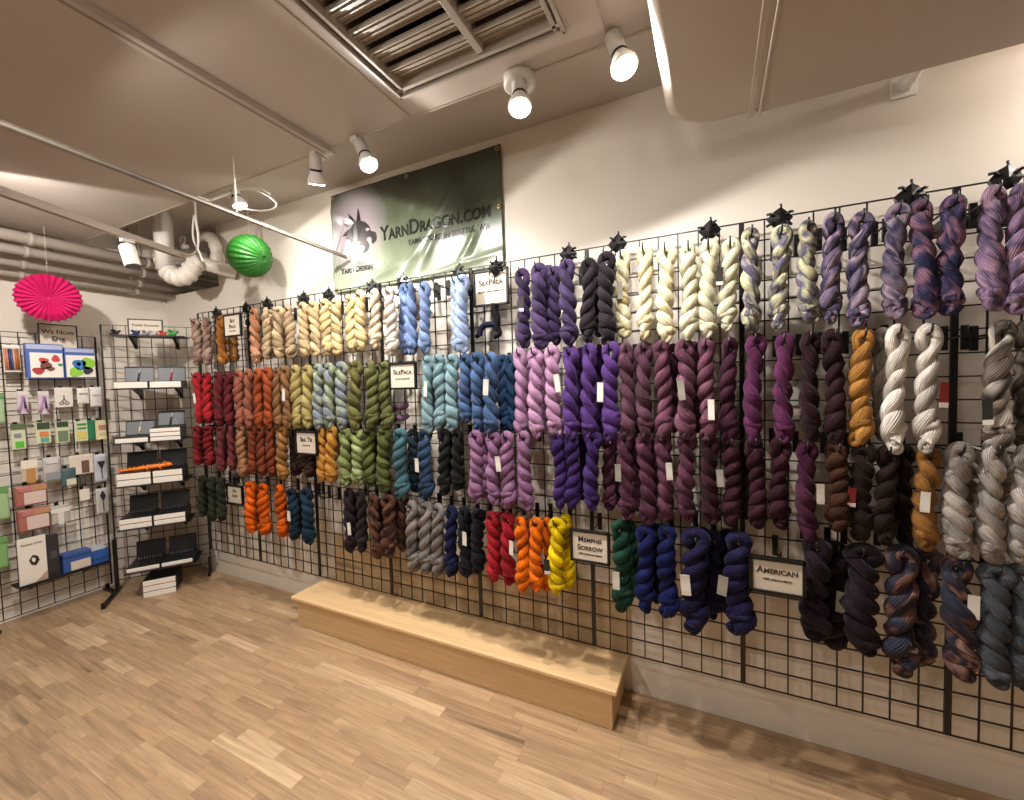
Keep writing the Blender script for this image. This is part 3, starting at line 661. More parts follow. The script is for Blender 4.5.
run('second', 'mid blue', ['4b6a98'], [(465.5, 356, 421, 14), (477.5, 355, 430, 14), (492, 355, 431, 15, 'f', ('w', 0, .42))], [(485, 358, 426, 'b')])
run('second', 'deep denim blue', ['2f5078'], [(503, 357, 428, 12), (512.5, 357, 429, 12)])
run('second', 'orchid pink', ['b57fb0', 'c493bb'], [(521, 351, 435, 14), (535.5, 350, 436, 15, 'f'), (552, 349, 434, 16, 'f', ('w', .025, .4))])
run('second', 'vivid violet', ['583284', '6a4296'], [(570, 349, 437, 16, 'f'), (589, 346, 437, 16, 'f'), (611, 345, 438, 18, 'f', ('w', -.025, .5))], [(580, 351, 430, 'm'), (601, 350, 430, 'm')])
run('second', 'mauve brown', ['6a3f55', '7c5068', '55343f'], [(627.5, 346, 438, 15, 'f'), (643, 345, 438, 17, 'f')])
run('second', 'dusty rose plum', ['89506c', '6b4152', '9a6580'], [(662.5, 344, 438, 17, 'f'), (685, 342, 437, 19, 'f', ('g', -.03, .5)), (706, 341, 438, 18, 'f', ('w', .025, .7))], [(672, 347, 430, 'm'), (696, 345, 430, 'm')])
run('second', 'dark plum', ['52243f'], [(729, 341, 441, 17, 'f')])
run('second', 'rich magenta purple', ['6e3460'], [(755, 337, 441, 20, 'f'), (783, 337, 440, 20, 'f')])
run('second', 'dark maroon', ['3e1a26'], [(809, 335, 438, 18, 'f'), (833, 333, 440, 22, 'f')])
run('second', 'golden caramel', ['c08a4a'], [(862, 332, 443, 25, 'f')])
run('second', 'pale stone half hidden', ['b4aca0'], [(881, 332, 438, 18, 'm')])
run('second', 'natural white', ['ded6cb'], [(896, 329, 450, 26, 'f'), (926, 328, 449, 27, 'f', ('r', .03, .55))])
run('second', 'grey brown mottled', ['6f6259', 'a89a8a', '4f4540', 'd3cbbd'], [(1000, 325, 452, 29, 'f', ('k', -.03, .68)), (1026, 324, 452, 28, 'm')])
# ---- third row
run('third', 'deep red', ['9c1c28'], [(198.5, 427, 464, 11), (209.5, 427, 464, 12)], [(204, 428, 462, 'b')])
run('third', 'brick pink', ['7d3436', '8f4246'], [(222, 427, 470, 11), (232, 427, 469, 11)])
run('third', 'sandy salmon', ['b27a4e', 'bd8a5d'], [(242.5, 426, 475, 13)])
run('third', 'rust', ['9f4a22', '8d3c1c'], [(253.5, 427, 473, 11), (262.5, 427, 474, 12), (271.5, 427, 475, 12)], [(258, 430, 472, 'b')])
run('third', 'bronze tan', ['a9763c'], [(283, 428, 478, 13)])
run('third', 'dark chestnut half hidden', ['4c3124'], [(296, 431, 474, 12, 'b'), (309, 432, 476, 12, 'b')])
run('third', 'golden bronze', ['c08236', 'cf9a50'], [(322, 428, 480, 12), (332.5, 428, 480, 13)])
run('third', 'lime olive mix', ['9fae62', '7f8b4c', 'b7c58a'], [(345.5, 430, 484, 14), (357.5, 430, 483, 14)])
run('third', 'olive green', ['656f34'], [(369.5, 430, 485, 14), (384.5, 430, 490, 15)], [(377, 432, 484, 'b')])
run('third', 'dusty teal', ['4c7986'], [(401, 431, 496, 15)])
run('third', 'dark slate teal', ['25404e'], [(413.5, 432, 490, 13, 'b')])
run('third', 'steel blue', ['36567c'], [(426, 431, 496, 15, 'm', ('w', -.026, .5))])
run('third', 'black green', ['1f2624'], [(445, 431, 493, 13), (458, 431, 488, 13)])
run('third', 'orchid mauve', ['936390', '9f6f98'], [(477, 433, 501, 15, 'f'), (493, 434, 503, 15, 'f'), (508, 434, 506, 15, 'f', ('w', -.025, .4)), (524, 434, 508, 15, 'f')], [(485, 436, 496, 'm')])
run('third', 'royal purple', ['40226a', '502f80'], [(558, 433, 506, 14, 'f'), (573, 433, 507, 15, 'f'), (593, 434, 508, 16, 'f')], [(566, 436, 500, 'm'), (583, 436, 498, 'm')])
run('third', 'dark mulberry', ['57293f', '7a4560', '43202f'], [(610, 436, 508, 14, 'm'), (626, 434, 516, 17, 'f', ('g', -.03, .45)), (646, 436, 521, 17, 'f'), (664.5, 436, 518, 17, 'f', ('w', .03, .4)), (686, 435, 519, 18, 'f')])
run('third', 'deep burgundy', ['481b2c'], [(709, 439, 521, 19, 'f'), (732, 440, 523, 20, 'f', ('g', -.03, .45)), (755.5, 440, 525, 19, 'f'), (779, 440, 526, 22, 'f')], [(744, 442, 516, 'm')])
run('third', 'wine purple', ['5a2747'], [(805.5, 444, 538, 22, 'f', ('w', .03, .5))])
run('third', 'chocolate brown', ['5a3723'], [(837, 445, 528, 25, 'f')])
run('third', 'espresso brown', ['38211a'], [(863, 446, 538, 25, 'f', ('r', -.02, .55)), (886, 448, 541, 24, 'f'), (902, 448, 541, 23, 'm')])
run('third', 'amber gold', ['ab7636'], [(926, 450, 547, 28, 'f', ('w', -.035, .5))])
run('third', 'silvery grey', ['b5ada4'], [(957, 446, 553, 31, 'f'), (992, 447, 560, 32, 'f'), (1024, 449, 561, 32, 'f')], [(972, 450, 540, 'm'), (1008, 450, 545, 'm')])
# ---- bottom row
run('bottom', 'dark forest green', ['37402c'], [(202.5, 477, 515, 11), (213, 478, 519, 11), (221.5, 479, 519, 11)])
run('bottom', 'bright tangerine', ['e0661f'], [(251, 483, 531, 13), (264.5, 485, 533, 14), (281.5, 486, 535, 14)], [(258, 486, 528, 'b')])
run('bottom', 'deep petrol blue', ['1d3e55'], [(293.5, 490, 538, 12, 'm', ('w', 0, .5)), (307.5, 490, 542, 14)])
run('bottom', 'dark aubergine', ['3c2c34'], [(350.5, 491, 550, 12, 'm', ('w', .01, .6)), (362, 491, 550, 12)])
run('bottom', 'brown and copper mottled', ['4c3028', '8a5a40', '3a2422', '6c4a4c'], [(375, 497, 556, 13), (388.5, 497, 555, 15), (402, 495, 549, 12, 'b')])
run('bottom', 'dove grey', ['8c8580'], [(413, 503, 569, 15, 'm'), (426, 503, 571, 15, 'm'), (439, 506, 574, 14, 'm')], [(420, 500, 560, 'b')])
run('bottom', 'navy', ['1b2358'], [(452, 508, 574, 14, 'm')])
run('bottom', 'ink black', ['20202c', '2c2a38'], [(466, 509, 574, 15, 'm', ('w', .02, .4)), (479, 511, 570, 14, 'm')])
run('bottom', 'scarlet', ['c0182a'], [(493, 514, 579, 14, 'f'), (507.5, 515, 582, 14, 'f')], [(500, 514, 572, 'm')])
run('bottom', 'neon orange', ['f47a1c'], [(522, 519, 589, 15, 'f', ('w', -.03, .4)), (536.5, 520, 588, 14, 'f'), (547.5, 520, 588, 13, 'm', ('w', 0, .5))], [(530, 520, 580, 'm')])
run('bottom', 'bright yellow', ['eccb1e'], [(557, 520, 592, 16, 'f', ('k', -.025, .62)), (567.5, 517, 586, 14, 'm')])
run('bottom', 'emerald green', ['1c5440'], [(621.5, 523, 607, 19, 'f', ('w', -.032, .62)), (632, 524, 596, 14, 'b')])
run('bottom', 'royal navy blue', ['18246a'], [(645.5, 528, 609, 19, 'f'), (656, 526, 600, 16, 'm'), (667, 528, 613, 20, 'f')])
run('bottom', 'midnight violet', ['241f52'], [(694, 531, 628, 27, 'f', ('w', -.02, .5)), (714, 535, 616, 18, 'm'), (738, 535, 630, 28, 'f', ('g', -.035, .5))], [(704, 530, 606, 'm'), (727, 532, 610, 'm')])
run('bottom', 'very dark aubergine', ['35202f'], [(814, 541, 636, 31, 'f'), (836, 545, 644, 32, 'm', ('g', -.01, .5)), (860, 547, 648, 36, 'f')])
run('bottom', 'mottled rose', ['8a5c58', 'b98d80', '4a343a', '3e4a60', '8c6450', '5a3c3c'], [(898, 549, 669, 36, 'f'), (925, 551, 661, 31, 'm'), (957, 560, 674, 36, 'f')])
run('bottom', 'slate grey', ['5d636c'], [(992, 566, 680, 37, 'f', ('w', -.04, .35)), (1022, 568, 684, 37, 'f')], [(1004, 566, 664, 'm')])
# ---- hooks: one where skeins sit close together on the same arm
done = []
def hook(x, z, reach, label, group, blank=False):
    t = thing('display_hook', label, 'hook', (x, GY-.004, z), 0, group)
    bm = bmesh.new(); bx(bm, -.010, .010, -.006, .004, -.035, .045); obj('hook_plate', bm, BLACKP, t, .002)
    bm = bmesh.new(); tube(bm, [(0, 0, 0), (0, -reach+.02, .004), (0, -reach, .012), (0, -reach-.004, .034)], .0032, 8); obj('hook_arm', bm, BLACK, t)
for row, x, y, zt in sorted(skeins, key=lambda s: (s[0], s[2])):
    if any(r_ == row and abs(x-x0) < .035 for r_, x0 in done): continue
    done.append((row, x)); z = zt-.012
    hook(x, z-.028+.016, -y+.03+GY, 'black hook arm carrying yarn in the %s row' % row, 'hooks carrying yarn in the %s row' % row)
for (u, v2, row) in ((404, 297, 'top'), (437, 291, 'top'), (449, 289, 'top'), (885, 232, 'top'), (972, 218, 'top'), (884, 338, 'second'), (943, 340, 'second'), (973, 340, 'second'), (320, 490, 'bottom'), (330, 492, 'bottom'), (340, 494, 'bottom'), (600, 522, 'bottom'), (775, 546, 'bottom'), (235, 482, 'bottom')):
    q = at(u, v2, y=GY); hook(q.x, q.z, .14, 'empty black hook on the grid in the %s row' % row, 'empty hooks in the %s row' % row)
# ------------------------------------------------------------------ black clips over the top rail
CLP = [(217.6, 314, 'above the deep orange skein at the far left'), (247.4, 309, 'right of the leftmost framed sign'), (268.4, 305, 'above the leftmost sand beige skein'), (305, 299, 'above the wheat coloured skeins'), (330, 296, 'above the buttery straw skeins'),
       (373.5, 288.7, 'below the dragon head of the banner'), (404, 283, 'above the cornflower blue skeins'), (460, 274.5, 'above the ice blue skeins'), (497, 268.5, 'above the upper framed silk sign'),
       (569, 255.5, 'above the dusky purple skeins'), (618, 245.5, 'above the near black plum skein'), (709.5, 232.5, 'above the ivory skeins'), (779, 220.5, 'above the speckled ivory and violet skeins'), (908, 198, 'above the indigo and pink marbled skeins'), (1003, 181, 'above the orchid and slate skeins at the right')]
for i, (u, v2, wh) in enumerate(CLP):
    q = at(u, v2, y=GY-.03); rnd = random.Random(i)
    t = thing('rail_clip', 'black plastic clip on the top rail, '+wh, 'clip', q, 0, 'black clips along the top rail')
    bm = bmesh.new()
    # faceted diamond body with lugs
    for a, b2 in ((0, 1),):
        pts = [(.042, 0), (.022, .026), (.004, .044), (-.018, .028), (-.040, .004), (-.024, -.02), (-.004, -.038), (.02, -.026)]
        pts = [(x*(1+rnd.uniform(-.12, .12)), z*(1+rnd.uniform(-.12, .12))) for x, z in pts]
        f0 = [bm.verts.new((x, -.016, z)) for x, z in pts]; f1 = [bm.verts.new((x*.8, .012, z*.8)) for x, z in pts]; c0 = bm.verts.new((0, -.03, 0)); c1 = bm.verts.new((0, .02, 0))
        n_ = len(pts)
        for k in range(n_):
            bm.faces.new((f0[k], f0[(k+1) % n_], f1[(k+1) % n_], f1[k])); bm.faces.new((f0[(k+1) % n_], f0[k], c0)); bm.faces.new((f1[k], f1[(k+1) % n_], c1))
    obj('clip_body', bm, BLACKP, t)
    bm = bmesh.new()
    for k in range(4):
        a = k*PI/2+rnd.uniform(-.3, .3)+PI/4
        tube(bm, [(.02*math.cos(a), -.02, .02*math.sin(a)), (.036*math.cos(a), -.028, .034*math.sin(a)), (.046*math.cos(a), -.016, .040*math.sin(a))], .005, 6)
    tube(bm, [(.008, -.01, .03), (.004, -.012, .055)], .0035, 6); tube(bm, [(-.01, -.012, -.03), (-.006, -.02, -.07)], .003, 6); tube(bm, [(0, .0, 0), (0, .028, .01)], .006, 6)
    obj('clip_lugs', bm, BLACKP, t)
# ------------------------------------------------------------------ framed signs
def framed(label, u0, v0, u1, v1, y, lines, small=None, rz=0):
    """u/v corners of the outer frame, at distance y from the wall"""
    a, b2 = at(u0, v0, y=y), at(u1, v0, y=y); c = at((u0+u1)/2, v1, y=y)
    x0, x1 = a.x, b2.x; zt = (at((u0+u1)/2, v0, y=y)).z; zb = c.z
    W, H = x1-x0, zt-zb
    t = thing('framed_sign', label, 'sign', ((x0+x1)/2, y, (zt+zb)/2), rz, 'framed name signs on the yarn wall')
    sign_parts(t, W, H, lines, small); return t
def sign_parts(t, W, H, lines, small=None, fw=.011):
    bm = bmesh.new(); d0, d1 = -.012, .004
    bx(bm, -W/2, W/2, d0, d1, H/2-fw, H/2); bx(bm, -W/2, W/2, d0, d1, -H/2, -H/2+fw); bx(bm, -W/2, -W/2+fw, d0, d1, -H/2, H/2); bx(bm, W/2-fw, W/2, d0, d1, -H/2, H/2)
    obj('frame', bm, BLACK, t, .002)
    box('sign_card', PAPER, -W/2+fw*.8, W/2-fw*.8, -.006, .0, -H/2+fw*.8, H/2-fw*.8, t)
    n = len(lines); wi = W-2*fw
    tot = n + (1 if small else 0)
    for i, s in enumerate(lines):
        size = min(.34*H if n == 1 else .23*H, wi/len(s)*1.75)
        zz = H*(.14 if n == 1 else (.20, -.05)[i]); text('lettering', s, size, INK, t, (0, -.0066, zz))
    if small: text('small_print', small, .075*H, INK, t, (0, -.0066, -H*(.10 if n == 1 else .24)))
framed('black framed paper sign leaning over the honey brown skein, far left of the top row', 224, 314, 241.5, 337, -.24, ['Silk', 'Paca'], 'silk and alpaca')
framed('larger black framed sign reading SilkPaca beside the ice blue skeins', 473.5, 269.5, 508.5, 306, -.10, ['SilkPaca'], 'silk and alpaca blend lace')
framed('black framed sign reading SilkPaca between the olive and teal skeins in the second row', 389.5, 362.5, 416.5, 389.5, -.22, ['SilkPaca'], 'silk and alpaca blend')
framed('small black framed sign over the dark chestnut skeins in the third row', 296, 431, 317.5, 454.5, -.24, ['Silk Tie'], 'merino and silk')
framed('small paper sign beside the bright tangerine skeins in the bottom row', 227.5, 485, 243, 504, -.16, ['Silk', 'Lace'], None)
framed('black framed sign reading Memphis Sorrow right of the bright yellow skeins', 570.5, 530, 610, 562.5, -.27, ['Memphis', 'Sorrow'], '100% superwash merino')
framed('black framed sign reading American right of the midnight violet skeins', 749, 558, 806, 594, -.31, ['American'], '100% american merino')
# small dark knitted figure hanging under the upper sign
q = at(491, 325, y=-.12)
t = thing('knitted_figure', 'small navy and black knotted yarn figure under the upper SilkPaca sign', 'ornament', q)
NAVY = yarn_mat('navy ornament', ['20264a'], 0); DK = yarn_mat('black ornament', ['15151c'], 0)
bm = bmesh.new(); tube(bm, smooth([(.03, 0, .10), (.02, 0, .07), (.035, 0, .03), (.03, 0, -.03)], 2), [.02, .016, .018, .022, .024, .024, .022, .022, .022, .02, .018, .016, .016][:len(smooth([(0, 0, 0)]*4, 2))] if False else .019, 12); obj('figure_body', bm, DK, t)
bm = bmesh.new(); tube(bm, smooth([(.03, -.005, .0), (-.03, -.01, .005), (-.055, -.01, -.02), (-.06, -.01, -.05)], 2), .015, 12); obj('figure_arm', bm, NAVY, t)
bm = bmesh.new(); tube(bm, smooth([(.04, 0, -.02), (.05, 0, -.05), (.02, -.01, -.06)], 2), .013, 10); tube(bm, [(-.06, -.01, -.04), (-.08, -.012, -.055)], .012, 8); obj('figure_foot', bm, DK, t)
bm = bmesh.new(); tube(bm, [(.03, 0, .10), (.03, .05, .11)], .003, 6); obj('hanging_loop', bm, BLACK, t)
t = thing('yarn_scrap', 'small dusty mauve yarn bow under the second row silk sign', 'yarn', at(401, 413, y=-.14))
MV = yarn_mat('mauve scrap', ['8a6484'], 0)
for k, dz_ in enumerate((.03, -.03)):
    bm = bmesh.new(); tube(bm, smooth([(-.05, 0, dz_-.01), (-.01, -.01, dz_+.01), (.02, -.01, dz_-.005), (.05, 0, dz_+.02)], 2), .014, 10); obj('yarn_knot', bm, MV, t)
bm = bmesh.new(); tube(bm, [(0, 0, .05), (0, .065, .05)], .003, 6); tube(bm, [(0, 0, .05), (0, -.005, -.03)], .003, 6); obj('hanging_loop', bm, BLACK, t)
# ================================================================== PAPER LANTERNS
def pleated(name, label, loc, axis, Rr, half, n, dark, colr, prof, dimple=0, amp=.05):
    t = thing(name, label, 'paper decoration', loc); M = Vector(axis).normalized().to_track_quat('Z', 'Y').to_matrix().to_4x4()
    m = mat(name+'_paper', colr, .55, var=.08, vscale=20)
    bm = bmesh.new(); rings = []; K = n*4
    for j, (rr_, zz) in enumerate(prof):
        ring = []
        for k in range(K):
            a = 2*PI*k/K; sft = 1+amp*math.cos(a*n)*min(1, rr_*1.6); 
            sc = (.012 if half < .1 else .004)*math.cos(a*n)*(rr_)
            ring.append(bm.verts.new(M @ Vector((Rr*rr_*sft*math.cos(a), Rr*rr_*sft*math.sin(a), half*zz+sc))))
        rings.append(ring)
    for A, Bq in zip(rings, rings[1:]):
        for k in range(K): bm.faces.new((A[k], A[(k+1) % K], Bq[(k+1) % K], Bq[k])).smooth = False
    bm.faces.new(list(reversed(rings[0]))); bm.faces.new(rings[-1])
    obj('pleated_paper', bm, m, t); return t, M
prof = [(.06, -.92)]+[(math.sin(PI*(i+.6)/13.2), -math.cos(PI*(i+.6)/13.2)) for i in range(0, 13)]+[(.06, .92)]
gl = at(250, 256, y=-.22)
t, M = pleated('paper_lantern', 'bright green pleated paper lantern hanging below the bare lamp', gl, (1.1, .15, -.28), .130, .122, 24, 0, '236c1a', prof, amp=.012)
bm = bmesh.new(); tube(bm, [(0, 0, .1), (0, 0, ZC-gl.z)], .0012, 5); obj('hanging_thread', bm, WHITE, t)
bm = bmesh.new(); lathe(bm, [(.014, -.1), (.018, -.095), (.018, -.085)], 12, M @ Matrix.Rotation(PI, 4, 'X')); obj('end_disc', bm, mat('lantern_disc', '2f7d2a', .5), t)
pk = at(49, 298, x=-.16)
prof = [(.05, -.25), (.3, -.5), (.7, -.75), (.93, -.55), (1.0, -.1), (1.0, .1), (.93, .55), (.7, .75), (.3, .5), (.05, .25)]
t, M = pleated('paper_fan', 'pink pleated tissue paper rosette hanging over the left grid', pk, (CAM.x-pk.x-0, CAM.y-pk.y, -1.25), .145, .035, 28, 0, 'c41a62', prof, amp=.035)
bm = bmesh.new(); tube(bm, [(0, 0, .12), (.0, 0, ZC-pk.z)], .001, 5); obj('hanging_thread', bm, WHITE, t)
# ================================================================== CASE SHELVES ON THE CORNER GRID
CASE = mat('case_black', '17171a', .45); CASEG = mat('case_lining_grey', '6e7276', .5); CARD = mat('white_carton', 'e9e2d6', .55)
def caseobj(label, s0, s1, t0, t1, z0, h, lid=None, contents=None, group='needle cases stacked on the corner shelves'):
    """flat carton with a black back tray; lid = height of an open lid"""
    sm, tm = (s0+s1)/2, (t0+t1)/2; p = B(sm, tm, z0); W, D = s1-s0, t1-t0
    t = thing('needle_case', label, 'case', p, ANG, group)
    bm = bmesh.new(); bx(bm, -W/2, W/2, -D/2, D/2, 0, h-.004); obj('carton', bm, CARD, t, .002)
    bm = bmesh.new(); bx(bm, -W/2+.001, W/2-.001, -D/2+.003, D/2, h-.004, h); bx(bm, W/2-.001, W/2+.0015, -D/2+.003, D/2, .002, h-.002); obj('black_top', bm, CASE, t)
    if lid:
        a = math.radians(12); Mx = Matrix.Translation((0, D/2-.008, h)) @ Matrix.Rotation(-a, 4, 'X')
        bm = bmesh.new(); bx(bm, -W/2+.004, W/2-.004, -.003, .003, 0, lid, Mx); bx(bm, -W/2+.004, W/2-.004, -.012, .004, lid-.006, lid, Mx); obj('open_lid', bm, CASE, t, .001)
        if contents in ('grey', 'pink', 'cream'):
            bm = bmesh.new(); bx(bm, -W/2+.01, W/2-.01, -.005, -.003, .004, lid-.012, Mx); obj('lid_lining', bm, CASEG, t)
            cm = {'grey': mat('pen_silver', 'c9c6c0', .3), 'pink': mat('pen_red', 'c2324f', .35), 'cream': mat('pen_cream', 'd9cf9f', .35)}[contents]
            bm = bmesh.new(); tube(bm, [Mx @ Vector((-.008, -.010, .006)), Mx @ Vector((.0, -.010, lid*.55))], [.006, .006], 10); o_ = obj('display_hook_tool', bm, mat('pen_dark', '3c3c40', .35) if contents == 'grey' else cm, t)
            bm = bmesh.new(); tube(bm, [Mx @ Vector((.0, -.010, lid*.55)), Mx @ Vector((.008, -.010, lid*.9))], [.0055, .002], 10); obj('tool_tip', bm, mat('pen_silver', 'c9c6c0', .3), t)
        else:
            bm = bmesh.new()
            for k in range(9):
                xx = -W/2+.025+k*(W-.05)/8; tube(bm, [(xx, D/2-.055, h+.002), (xx, D/2-.03, h+.012)], .003, 6)
            obj('needle_tips', bm, mat('needle_steel', 'b8b8b4', .3, .8), t)
    return t
def shelf(label, s0, s1, z, t1=.27):
    p = B(0, 0, z); t = thing('wire_shelf', label, 'shelf', p, ANG, 'black shelves on the corner grid')
    bm = bmesh.new(); bx(bm, s0, s1, -t1, -.02, -.006, 0); obj('shelf_board', bm, BLACK, t, .001)
    for s in (s0+.10, s1-.07):
        bm = bmesh.new(); vs_ = [bm.verts.new((s+dx, y_, z_)) for dx in (-.010, .010) for y_, z_ in ((-.006, -.006), (-t1+.05, -.006), (-.06, -.05), (-.006, -.085))]
        bm.faces.new(vs_[:4]); bm.faces.new(list(reversed(vs_[4:])))
        for k in range(4): bm.faces.new((vs_[k], vs_[(k+1) % 4], vs_[4+(k+1) % 4], vs_[4+k]))
        obj('shelf_bracket', bm, BLACK, t)
    return t
T0, T1 = .03, .25
def sz(u, v2): return onB(u, v2, T1)
# (row label, bottom pixel v at left/right -> heights); every carton is a thing
lay = [('second shelf', (114, 389), (149, 388), (184.5, 386.5), [1], [1], .046, ('grey', 'pink'), .115),
       ('third shelf', (115, 443.5), (149.5, 441.5), (184, 439.5), [1], [3], .030, ('cream', 'grey'), .11),
       ('fourth shelf', (117, 486.5), (152.5, 484), (186, 480.5), [1, 1], [1, 1], .044, (None, None), .12),
       ('fifth shelf', (119.5, 529), (153.5, 526), (189, 522), [1, 1], [1, 1], .036, (None, None), .12),
       ('lowest shelf', (126.5, 572), (161, 568), (196, 562), [1], [1], .030, (None, None), .12)]
for nm, L_, M_, R_, nl, nr, h, cont, lidh in lay:
    s0, z0 = sz(*L_); s1, z1 = sz(*M_); s2, z2 = sz(*R_); z = (z0+z1+z2)/3
    shelf('black shelf holding open needle cases, '+nm+' of the corner grid', s0-.01, s2+.01, z)
    for side, a, b2, num in (('left', s0, s1-.008, sum(nl)), ('right', s1+.004, s2-.02, sum(nr))):
        hh = h if not (nm[:5] == 'third' and side == 'left') else .034
        for k in range(num):
            top = (k == num-1); c_ = cont[0 if side == 'left' else 1]
            lab = ('open' if top else 'closed') + ' white edged needle case, ' + side + ' side of the ' + nm + ('' if num == 1 else (', top of its stack' if top else (', bottom of its stack' if k == 0 else ', middle of its stack')))
            caseobj(lab, a, b2, T0, T1, z+.001+k*(hh+.001), hh, (lidh if top else None), c_)
s0, z0 = onB(143, 590, .24); s1, z1 = onB(176, 587, .24)
for k in range(3):
    caseobj('closed white edged needle case in the floor stack, '+['bottom', 'middle', 'top'][k]+' one', s0, s1, .02+.0, .24, .001+k*.041, .040, None, None, 'needle cases on the floor')
# top shelf with sign and tiny dragons
s0, z0 = onB(108, 333.5, .2); s1, z1 = onB(184, 336.5, .2); zt = (z0+z1)/2
shelf('thin black top shelf of the corner grid with the dragon sign', s0, s1, zt, .2)
s0b, _ = onB(129, 330, .12); s1b, _ = onB(161, 330, .12)
t = thing('framed_sign', 'black framed sign reading Finger Dragons on the top corner shelf', 'sign', B((s0b+s1b)/2, .10, zt+.062), ANG); sign_parts(t, s1b-s0b+.02, .125, ['Finger Dragons'], None, .008)
def dragonet(label, s, tt, col, sc=1.0, z=None):
    t = thing('dragon_figurine', label, 'figurine', B(s, tt, zt if z is None else z), ANG+random.uniform(-.5, .5), 'tiny dragon figurines on the top shelf'); m = mat('figurine_'+col, col, .4)
    bm = bmesh.new(); P_ = smooth([(-.035*sc, 0, .004*sc), (-.018*sc, .004, .006*sc), (0, 0, .012*sc), (.014*sc, 0, .016*sc), (.02*sc, 0, .026*sc), (.03*sc, 0, .027*sc)], 2)
    n_ = len(P_); tube(bm, P_, [sc*(.002+.0075*math.sin(min(1, i/(n_-1)*1.35)*PI*.72)) for i in range(n_)], 10)
    for sx in (-.006, .012):
        for sy in (-1, 1): tube(bm, [(sx*sc, sy*.004*sc, .010*sc), (sx*sc+.003*sc, sy*.009*sc, .0)], .0025*sc, 6)
    obj('dragon_body', bm, m, t)
    for sy in (-1, 1):
        bm = bmesh.new(); a_ = [bm.verts.new(Vector(q_)*sc) for q_ in ((.008, sy*.003, .018), (-.012, sy*.003, .016), (-.02, sy*.014, .034), (.0, sy*.016, .038))]; f_ = bm.faces.new(a_)
        r2 = bmesh.ops.extrude_face_region(bm, geom=[f_]); [setattr(x, 'co', x.co+Vector((0, sy*.0012, 0))) for x in r2['geom'] if isinstance(x, bmesh.types.BMVert)]; obj('dragon_wing', bm, m, t)
    return t
for lab, u, col in (('tiny black dragon figurine at the left end of the top shelf', 115, '1d1b1c'), ('tiny dark blue dragon figurine before the sign', 135, '26355f'), ('tiny grey dragon figurine before the sign', 145, '77777c'), ('tiny silver dragon figurine before the right part of the sign', 153, 'b9b7b2'), ('tiny red dragon figurine right of the sign', 162, 'a8322c'), ('tiny green dragon figurine near the right end of the top shelf', 172, '3c8a3e')):
    s, _ = onB(u, 331, .16); dragonet(lab, s, .16, col, 1.0 if u != 172 else 1.25)
s, z_ = onB(146, 465, .17)
zz = [o_ for o_ in bpy.data.objects if o_.get('label', '').startswith('open white edged needle case, left side of the fourth')][0].location.z+.044
t = dragonet('bright orange articulated dragon lying across the cases on the fourth shelf', s, .16, 'f07a1e', 1, zz)
for ch in [x for x in bpy.data.objects if x.parent == t]: bpy.data.objects.remove(ch)
del t['group']; t.rotation_euler = (0, 0, ANG); ORM = mat('orange_plastic', 'f4801f', .4)
P_ = smooth([(-.15, 0, .008), (-.10, .01, .009), (-.05, -.006, .012), (0, .006, .016), (.045, -.004, .018), (.085, .004, .02), (.12, 0, .022)], 2); n_ = len(P_)
bm = bmesh.new(); tube(bm, P_, [.004+.012*math.sin(min(1., i/(n_-1)*1.25)*PI*.66)*(1+.18*math.cos(i*2.2)) for i in range(n_)], 12)
for k in range(0, n_, 2): bx(bm, P_[k].x-.002, P_[k].x+.002, P_[k].y-.002, P_[k].y+.002, P_[k].z, P_[k].z+.022)
obj('dragon_body', bm, ORM, t)
bm = bmesh.new(); lathe(bm, [(.004, -.022), (.014, -.016), (.018, 0), (.013, .014), (.006, .022)], 12, Matrix.Translation((.125, 0, .024)) @ Matrix.Rotation(PI/2, 4, 'Y'))
for sy in (-1, 1): tube(bm, [(.115, sy*.008, .034), (.095, sy*.014, .052)], [.004, .001], 6)
obj('dragon_head', bm, ORM, t)
for x_, sy in ((.0, 1), (.0, -1), (.075, 1), (.075, -1)):
    bm = bmesh.new(); tube(bm, [(x_, sy*.008, .014), (x_+.005, sy*.026, .012), (x_+.014, sy*.032, .002)], .005, 8); obj('dragon_leg', bm, ORM, t)
